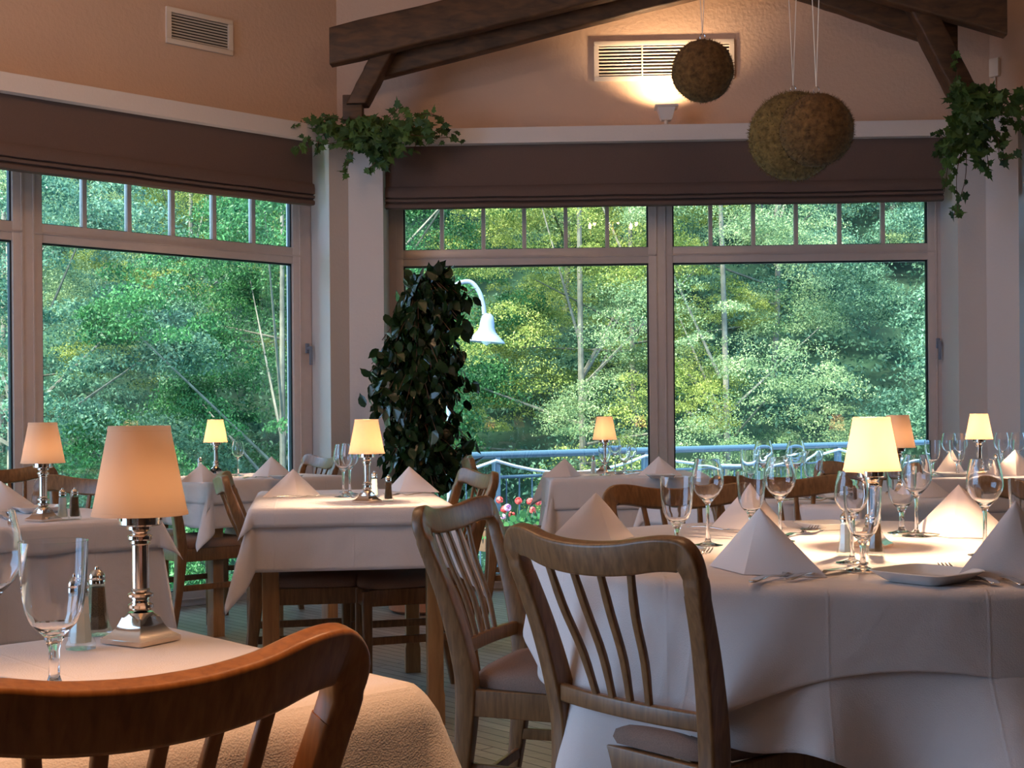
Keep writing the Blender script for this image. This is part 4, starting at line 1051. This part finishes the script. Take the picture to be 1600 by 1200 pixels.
# table behind
nap(1225, 1288, 790, 'small orange napkin on the table behind the round table', rz=R(-20), Y=4.75)
nap(1395, 1480, 795, 'napkin corner on the table behind the bright lamp', rz=R(-30), Y=4.7)
lay('spoon', SPOON, (1222, 784), (1246, 784), 'spoon on the table behind the round table', 'spoons')
for px, Y, kk, lb in ((1172, 4.95, 'gob', 'goblet left on the table behind the round table'), (1193, 5.05, 'wine', 'left wine glass on the table behind the round table'), (1243, 4.95, 'wine', 'right wine glass on the table behind the round table'), (1270, 4.7, 'gob', 'goblet right on the table behind the round table')):
    put(kk, WINE if kk == 'wine' else GOB, px, 0, lb, G1 if kk == 'wine' else G2, Y=Y)
# far right table
nap(1460, 1515, 741, 'napkin left of the lamp on the far right table', rz=R(12), Y=6.35, h=0.12)
nap(1548, 1625, 745, 'napkin right of the lamp on the far right table', rz=R(-15), Y=6.25, h=0.12)
for px, Y, kk, lb in ((1457, 6.3, 'gob', 'goblet at the left end of the far right table'), (1483, 6.5, 'wine', 'left one of two tall glasses left of the far right lamp'), (1500, 6.45, 'wine', 'right one of two tall glasses left of the far right lamp'), (1496, 6.25, 'gob', 'goblet in front of the tall glasses on the far right table'),
                      (1565, 6.5, 'wine', 'first tall glass right of the far right lamp'), (1590, 6.5, 'wine', 'second tall glass right of the far right lamp'), (1572, 6.35, 'gob', 'goblet right of the far right lamp')):
    put(kk, WINE if kk == 'wine' else GOB, px, 0, lb, G1 if kk == 'wine' else G2, Y=Y)
put('plate', PLATE, 1487, 744, 'plate in front of the lamp on the far right table', 'square side plates', scale=0.9)
put('salt', SALT, 1556, 0, 'salt shaker right of the lamp on the far right table', SP, Y=6.5)

# ------------------------------------------------------------------ room lights out of the frame
def chandelier(x, y, z, label):
    root = thing('chandelier', (x, y, z), 0, label, 'chandelier', 'chandeliers')
    bm = BM(); tube(bm, [(0, 0, 0), (0, 0, ZC-z)], 0.008); lathe(bm, [(0, -0.06), (0.02, -0.05), (0.035, -0.02), (0.02, 0.02), (0, 0.03)], 20); obj('stem', bm, 'brass', root)
    for k in range(6):
        a = 2*PI*k/6+0.3; d = Vector((math.cos(a), math.sin(a), 0))
        bm = BM(); tube(bm, catmull([d*0.02, d*0.12+Vector((0, 0, -0.07)), d*0.22+Vector((0, 0, -0.02)), d*0.24+Vector((0, 0, 0.04))], 5), 0.006); ar = obj('arm', bm, 'brass', root)
        bm = BM(); lathe(bm, [(0, 0.05), (0.011, 0.055), (0.018, 0.08), (0.012, 0.105), (0, 0.125)], 12, off=(d.x*0.24, d.y*0.24)); obj('bulb', bm, 'bulb', root)
    for k in range(6):
        a = 2*PI*k/6+0.3; d = bpy.data.lights.new('chandelier_light', 'POINT'); d.energy = 4.5; d.color = WARM; d.shadow_soft_size = 0.02
        o = bpy.data.objects.new('chandelier_light', d); C.objects.link(o); o.location = (x+0.24*math.cos(a), y+0.24*math.sin(a), z+0.145)
def ceiling_spot(x, y, z, aim, power, cone, label):
    root = thing('ceiling_spotlight', (x, y, ZC), 0, label, 'spotlight')
    bm = BM(); tube(bm, [(0, 0, 0), (0, 0, z-ZC+0.1)], 0.008); obj('rod', bm, 'brass', root)
    bm = BM(); lathe(bm, [(0.0, z-ZC+0.11), (0.03, z-ZC+0.1), (0.045, z-ZC+0.03), (0.04, z-ZC+0.03), (0.026, z-ZC+0.09), (0, z-ZC+0.1)], 24); obj('spot_head', bm, 'brass', root)
    d = bpy.data.lights.new('spot', 'SPOT'); d.energy = power; d.color = (1, 0.55, 0.27); d.spot_size = R(cone); d.spot_blend = 0.8; d.shadow_soft_size = 0.05
    o = bpy.data.objects.new('spot', d); C.objects.link(o); o.location = (x, y, z)
    o.rotation_euler = (Vector(aim)-Vector((x, y, z))).to_track_quat('-Z', 'Y').to_euler()
ceiling_spot(-0.28, 1.20, 3.0, (-0.33, 1.26, 0.7), 170, 30, 'ceiling spotlight over the left foreground table')
chandelier(0.55, 3.0, 2.84, 'brass chandelier hanging over the round table')
chandelier(-1.7, 4.4, 3.1, 'added unseen brass chandelier over the left tables')  # added lamp out of view, set back to keep light off cloth fronts

# ------------------------------------------------------------------ outside
def ext():
    # balcony
    bm = BM(); dl = [(-6, 8.7), (6.5, 8.0), (6.5, 14.4), (4.4, 13.7), (-0.6, 9.95), (-6, 9.6)]
    extrude_poly(bm, [Vector((*p, 0)) for p in dl], -0.45, -0.30); tag(obj('ground_balcony', bm, 'deck', smooth=False), kind='structure')
    A, B = Vector((-0.9, 9.65, 0)), Vector((4.3, 13.5, 0)); d = (B-A).normalized()
    zt, zl = 0.745, 0.575
    root = thing('balcony_railing', A, 0, 'blue-grey steel balcony railing with thin balusters outside the back window', 'railing')
    ln = (B-A).length
    bm = BM(); tube(bm, [Vector((0, 0, zt)), d*ln+Vector((0, 0, zt))], 0.030, 14); obj('handrail', bm, 'rail', root)
    bm = BM(); tube(bm, [Vector((0, 0, zl)), d*ln+Vector((0, 0, zl))], 0.014, 10); obj('mid_rail', bm, 'rail', root)
    bm = BM(); tube(bm, [Vector((0, 0, -0.2)), d*ln+Vector((0, 0, -0.2))], 0.014, 10); obj('bottom_rail', bm, 'rail', root)
    posts = []
    for px in (775, 1008, 1309):
        h = onplane(px, 720, A, Vector((-d.y, d.x, 0))); s = (Vector((h.x, h.y, 0))-A).dot(d); posts.append(s)
    posts = [posts[0]-1.6] + posts + [posts[2]+1.9]
    for s in posts:
        if s < 0: continue
        bm = BM(); box(bm, d*s+Vector((0, 0, 0.22)), (0.05, 0.05, 1.04), Matrix.Rotation(math.atan2(d.y, d.x), 3, 'Z'), bevel=0.004); obj('post', bm, 'rail', root)
    n = int(ln/0.125)
    for k in range(n):
        s = k*0.125+0.06; bm = BM(); tube(bm, [d*s+Vector((0, 0, -0.2)), d*s+Vector((0, 0, zl))], 0.007, 6); obj('baluster', bm, 'rail', root)
    rp = []
    for a, b in zip(posts, posts[1:]):
        for k in range(9): u = k/9; rp.append(A + d*(a+(b-a)*u) + Vector((0.0, -0.05, 0.705 - 0.115*4*u*(1-u))))
    rp = [p for p in rp if (p-A).dot(d) > -0.2]
    bm = BM(); tube(bm, rp, 0.012, 8); tag(obj('rope', bm, 'rope'), 'white rope sagging between the balcony posts', 'rope')
    # goose-neck lamp outside
    q = PY(760, 520, 11.5); rt = thing('outdoor_lamp', (q.x, q.y, q.z), 0, 'pale bell-shaped outdoor lamp on a curved arm beyond the balcony', 'outdoor lamp')
    k = 11.5/F
    bm = BM(); lathe(bm, [(0.0, 30*k), (5*k, 30*k), (9*k, 26*k), (11*k, 18*k), (12*k, 8*k), (15*k, 1*k), (16.5*k, 0.5*k), (17*k, -1*k), (22*k, -6*k), (30*k, -13*k), (30.5*k, -15*k), (25*k, -12*k), (14*k, -3*k), (8*k, 14*k), (0, 20*k)], 36); o = obj('bell_shade', bm, 'lampout', rt); o.rotation_euler = (0, R(5), 0)
    bm = BM(); lathe(bm, [(0, 0), (7*k, -2*k), (10*k, -10*k), (6*k, -17*k), (0, -20*k)], 20); obj('globe', bm, 'porcelain', rt)
    bm = BM(); tube(bm, catmull([(-3*k, 0, 29*k), (-5*k, 0, 45*k), (-12*k, 0, 66*k), (-26*k, 0, 80*k), (-48*k, 0, 74*k), (-58*k, 0, 50*k), (-60*k, 0, -100*k), (-60*k, 0, -0.45-q.z-3)], 6), 3.6*k, 10); obj('arm', bm, 'lampout', rt)
    # geraniums in a box on the railing
    g0 = PY(800, 812, 10.1); rt = thing('flower_box', (g0.x, g0.y, g0.z), math.atan2(d.y, d.x), 'box of pink and red geraniums outside behind the balcony railing', 'flower box')
    rng = random.Random(4)
    bm = BM(); box2(bm, -0.3, 0.3, -0.07, 0.07, -0.22, -0.05, 0.01); obj('box', bm, 'stem', rt)
    bl = BM(); bs = BM(); br = BM(); bp = BM()
    def blob(b, c, r, n, ls):
        for _ in range(n):
            v = Vector((rng.gauss(0, 1), rng.gauss(0, 1), rng.gauss(0, 1))).normalized(); p = c + v*r; s = v.orthogonal().normalized(); t = v.cross(s)
            b.faces.new([b.verts.new(p + (s*math.cos(a)+t*math.sin(a))*ls) for a in [2*PI*i/6 for i in range(6)]])
    for _ in range(260):
        p = Vector((rng.uniform(-.33, .33), rng.uniform(-.13, .13), rng.uniform(-.16, .05))); v = Vector((rng.gauss(0, .5), -1, rng.gauss(.5, .4))).normalized(); s = v.orthogonal().normalized(); t = v.cross(s); L = rng.uniform(.015, .03)
        bl.faces.new([bl.verts.new(p + (s*math.cos(a)+t*math.sin(a))*L) for a in [2*PI*i/7 for i in range(7)]])
    for k in range(12):
        p = Vector((rng.uniform(-.24, .24), rng.uniform(-.1, .1), rng.uniform(.0, .17))); tube(bs, [(p.x*.8, 0, -.06), p], .0022, 5); blob(bp if p.x < -0.08 else br, p, 0.026, 46, .010)
    obj('leaves', bl, LEAF[0], rt, smooth=False); obj('stems', bs, LEAF[3], rt); obj('red_flowers', br, 'petal_red', rt, smooth=False); obj('pink_flowers', bp, 'petal_pink', rt, smooth=False)
    # terrain
    bm = BM(); NX, NY = 70, 60; g = []
    from mathutils import noise
    def hz(x, y):
        z = -2.6 + 0.0*y
        if y > 17: z += (y-17)*0.56
        if y > 60: z += (y-60)*0.3
        return z + 0.7*noise.noise(Vector((x*0.12, y*0.12, 0)))
    for j in range(NY+1):
        y = 9.0 + 100*(j/NY)**1.6; row = []
        for i in range(NX+1):
            x = -70 + 140*i/NX; row.append(bm.verts.new((x, y, hz(x, y) if y > 10 else -2.6)))
        g.append(row)
    for j in range(NY):
        for i in range(NX): bm.faces.new((g[j][i], g[j][i+1], g[j+1][i+1], g[j+1][i]))
    tag(obj('ground_hillside', bm, 'ground'), kind='structure')
    bm = BM(); v = [bm.verts.new(p) for p in ((-30, 8.8, -2.45), (-1.5, 8.8, -2.45), (-1.5, 18, -1.6), (-30, 18, -1.6))]; bm.faces.new(v); tag(obj('ground_lawn', bm, 'lawn'), kind='structure')
    # undergrowth between the trees
    rs = np.random.RandomState(3); V = []
    for k in range(2600):
        y = 15.5 + 42*rs.rand(); x = (rs.rand()*2-1)*(0.46*y+1.5); r = rs.uniform(0.35, 0.9); n_ = 80
        u = rs.normal(size=(n_, 3)); u /= np.linalg.norm(u, axis=1)[:, None]; u[:, 2] = np.abs(u[:, 2])
        p = u*r*rs.uniform(0.6, 1.05, size=(n_, 1)) + np.array([x, y, hz(x, y)])
        n = u + rs.normal(size=(n_, 3))*0.6; n /= np.linalg.norm(n, axis=1)[:, None]
        a = np.cross(n, rs.normal(size=(n_, 3))); a /= np.linalg.norm(a, axis=1)[:, None]; b = np.cross(n, a); L = rs.uniform(0.03, 0.06, size=(n_, 1))
        V.append(np.stack([p+a*L, p+b*L*0.5, p-a*L, p-b*L*0.5], axis=1))
    V = np.concatenate(V).reshape(-1, 3); nf = len(V)//4
    me = bpy.data.meshes.new('undergrowth'); me.vertices.add(len(V)); me.vertices.foreach_set('co', V.ravel())
    me.loops.add(nf*4); me.loops.foreach_set('vertex_index', np.arange(nf*4)); me.polygons.add(nf)
    me.polygons.foreach_set('loop_start', np.arange(0, nf*4, 4)); me.update(); me.validate(); me.materials.append(LEAF[1])
    o = bpy.data.objects.new('undergrowth', me); C.objects.link(o); tag(o, 'leafy undergrowth covering the slope between the trees', 'undergrowth', None, 'stuff')
    # tree prototypes
    def crown(seed, Rr, nb, nl, ls, shape=1.0, conif=0.0):
        rs = np.random.RandomState(seed); V = []; 
        cs = []
        nlobe = 15; lob = []
        for k in range(nlobe):
            z = -0.7 + 1.7*(k+0.5)/nlobe; t = k*2.4 + rs.uniform(-.5, .5); q = math.sqrt(max(0.05, 1-z*z))*(1-0.45*z if conif else 1)
            lob.append((0.62*Rr*q*math.cos(t), 0.62*Rr*q*math.sin(t), 0.72*Rr*z*shape, Rr*rs.uniform(0.26, 0.42)))
        for k in range(nb):
            L_ = lob[k % nlobe]; v = rs.normal(size=3); v /= np.linalg.norm(v); v[2] = abs(v[2])*1.1-0.35
            o_ = np.array([L_[0], L_[1], 0]); o_ = o_/(np.linalg.norm(o_)+1e-6); v = v + o_*0.5; v /= np.linalg.norm(v)
            r_ = L_[3]*rs.uniform(0.75, 1.05); cs.append((L_[0]+v[0]*r_, L_[1]+v[1]*r_, L_[2]+v[2]*r_*0.85))
        per = nl//nb
        for c in cs:
            br = Rr*rs.uniform(0.06, 0.15); u = rs.normal(size=(per, 3)); u /= np.linalg.norm(u, axis=1)[:, None]
            u[:, 2] = np.abs(u[:, 2])*0.9 - 0.25; p = u*br*rs.uniform(0.55, 1.1, size=(per, 1))*np.array([1.15, 1.15, 0.85]) + np.array(c)
            n = u*0.7 + rs.normal(size=(per, 3))*0.7 + np.array([0, 0, 0.1]); n /= np.linalg.norm(n, axis=1)[:, None]
            a = np.cross(n, rs.normal(size=(per, 3))); a /= np.linalg.norm(a, axis=1)[:, None]; b = np.cross(n, a); L = ls*rs.uniform(0.6, 1.3, size=(per, 1))
            V.append(np.stack([p + a*L, p + b*L*0.45, p - a*L, p - b*L*0.45], axis=1))
        V = np.concatenate(V).reshape(-1, 3); nf = len(V)//4
        me = bpy.data.meshes.new('crown'); me.vertices.add(len(V)); me.vertices.foreach_set('co', V.ravel())
        me.loops.add(nf*4); me.loops.foreach_set('vertex_index', np.arange(nf*4)); me.polygons.add(nf)
        me.polygons.foreach_set('loop_start', np.arange(0, nf*4, 4)); me.update(); me.validate()
        return me, cs
    protos = []
    for k, (rr, nb, nl, ls, sh, cf) in enumerate(((2.9, 420, 130000, 0.023, 1.35, 0), (2.7, 520, 130000, 0.020, 1.6, 0), (3.1, 360, 120000, 0.027, 1.2, 0), (2.6, 460, 120000, 0.019, 1.9, 0.6))):
        me, cs = crown(20+k, rr, nb, nl, ls, sh, cf)
        bm = BM(); tube(bm, catmull([(0.1, 0, -7.5), (0, 0.1, -4), (0.1, 0, -1), (0, 0, rr*sh*0.8)], 5), [0.10-0.005*i for i in range(16)], 8)
        rg = random.Random(k)
        for c in rg.sample(cs, 9): tube(bm, [(0, 0, c[2]*0.4-1.0), (c[0]*.5, c[1]*.5, c[2]*.7-.5), c], [0.028, 0.018, 0.008], 5)
        tm = bpy.data.meshes.new('trunk'); bmesh.ops.recalc_face_normals(bm, faces=bm.faces); bm.to_mesh(tm); bm.free(); tm.materials.append(M['bark'])
        protos.append((me, tm))
    for me, _ in protos: me.materials.append(LEAF[0])
    rng = random.Random(77); T = []
    rows = [(20, 5), (23.5, 6), (28, 7), (33, 8), (38.5, 9), (45, 10)]
    for ri, (Y, n) in enumerate(rows):
        half = 0.43*Y + 1.5
        for k in range(n):
            x = -half + 2*half*(k + 0.5 + rng.uniform(-.3, .3))/n; y = Y + rng.uniform(-1.3, 1.3)
            px = 800 + x/y*F
            # colour patches as seen in the photograph
            if px < 180: col = 1 if rng.random() < .7 else 3
            elif px < 430: col = 2 if rng.random() < .55 else rng.choice((4, 1, 0))
            elif px < 700: col = rng.choice((1, 0, 4))
            elif px < 860: col = rng.choice((3, 1, 3))
            elif px < 1100: col = rng.choice((2, 2, 4, 3))
            elif px < 1290: col = rng.choice((3, 0, 3, 1))
            else: col = rng.choice((1, 3, 0)) if Y > 24 else 1
            T.append((x, y, col, ri, px))
    words = ['at the left edge', 'left in the left window', 'in the middle of the left window', 'right in the left window', 'behind the pillar', 'behind the weeping fig', 'by the outdoor lamp', 'in the left back pane', 'by the central mullion', 'in the right back pane', 'at the right end of the back window', 'beyond the right frame']
    edges = [-300, 30, 170, 320, 470, 560, 720, 860, 980, 1100, 1300, 1460, 9999]
    hts = ['lowest row', 'second row up', 'third row up', 'fourth row up', 'fifth row up', 'top row']
    lab = {}
    for x, y, col, ri, px in T:
        b = 0
        while px > edges[b+1] and b < len(words)-1: b += 1
        lab.setdefault('%s tree %s, %s' % (GREENS[col][0], words[b], hts[ri]), []).append(px)
    for x, y, col, ri, px in T:
        b = 0
        while px > edges[b+1] and b < len(words)-1: b += 1
        l0 = '%s tree %s, %s' % (GREENS[col][0], words[b], hts[ri]); ps = sorted(lab[l0])
        if len(ps) > 1: l0 += [', left one', ', right one'][ps.index(px) > 0] if len(ps) == 2 else [', left one', ', middle one', ', right one'][min(2, ps.index(px))]
        z0 = hz(x, y); s = rng.uniform(0.9, 1.2); k = rng.choice((0, 1, 2, 3)) if col != 2 else rng.choice((0, 2, 3))
        zc = z0 + (2.2 if ri == 0 else 3.0)*s
        root = thing('tree', (x, y, zc), rng.uniform(0, 6.28), l0, 'tree', 'trees on the wooded hillside')
        root.scale = (s, s, s*rng.uniform(.9, 1.15))
        c = bpy.data.objects.new('foliage', protos[k][0]); C.objects.link(c); c.parent = root
        c.material_slots[0].link = 'OBJECT'; c.material_slots[0].material = LEAF[col]
        c = bpy.data.objects.new('trunk', protos[k][1]); C.objects.link(c); c.parent = root
ext()
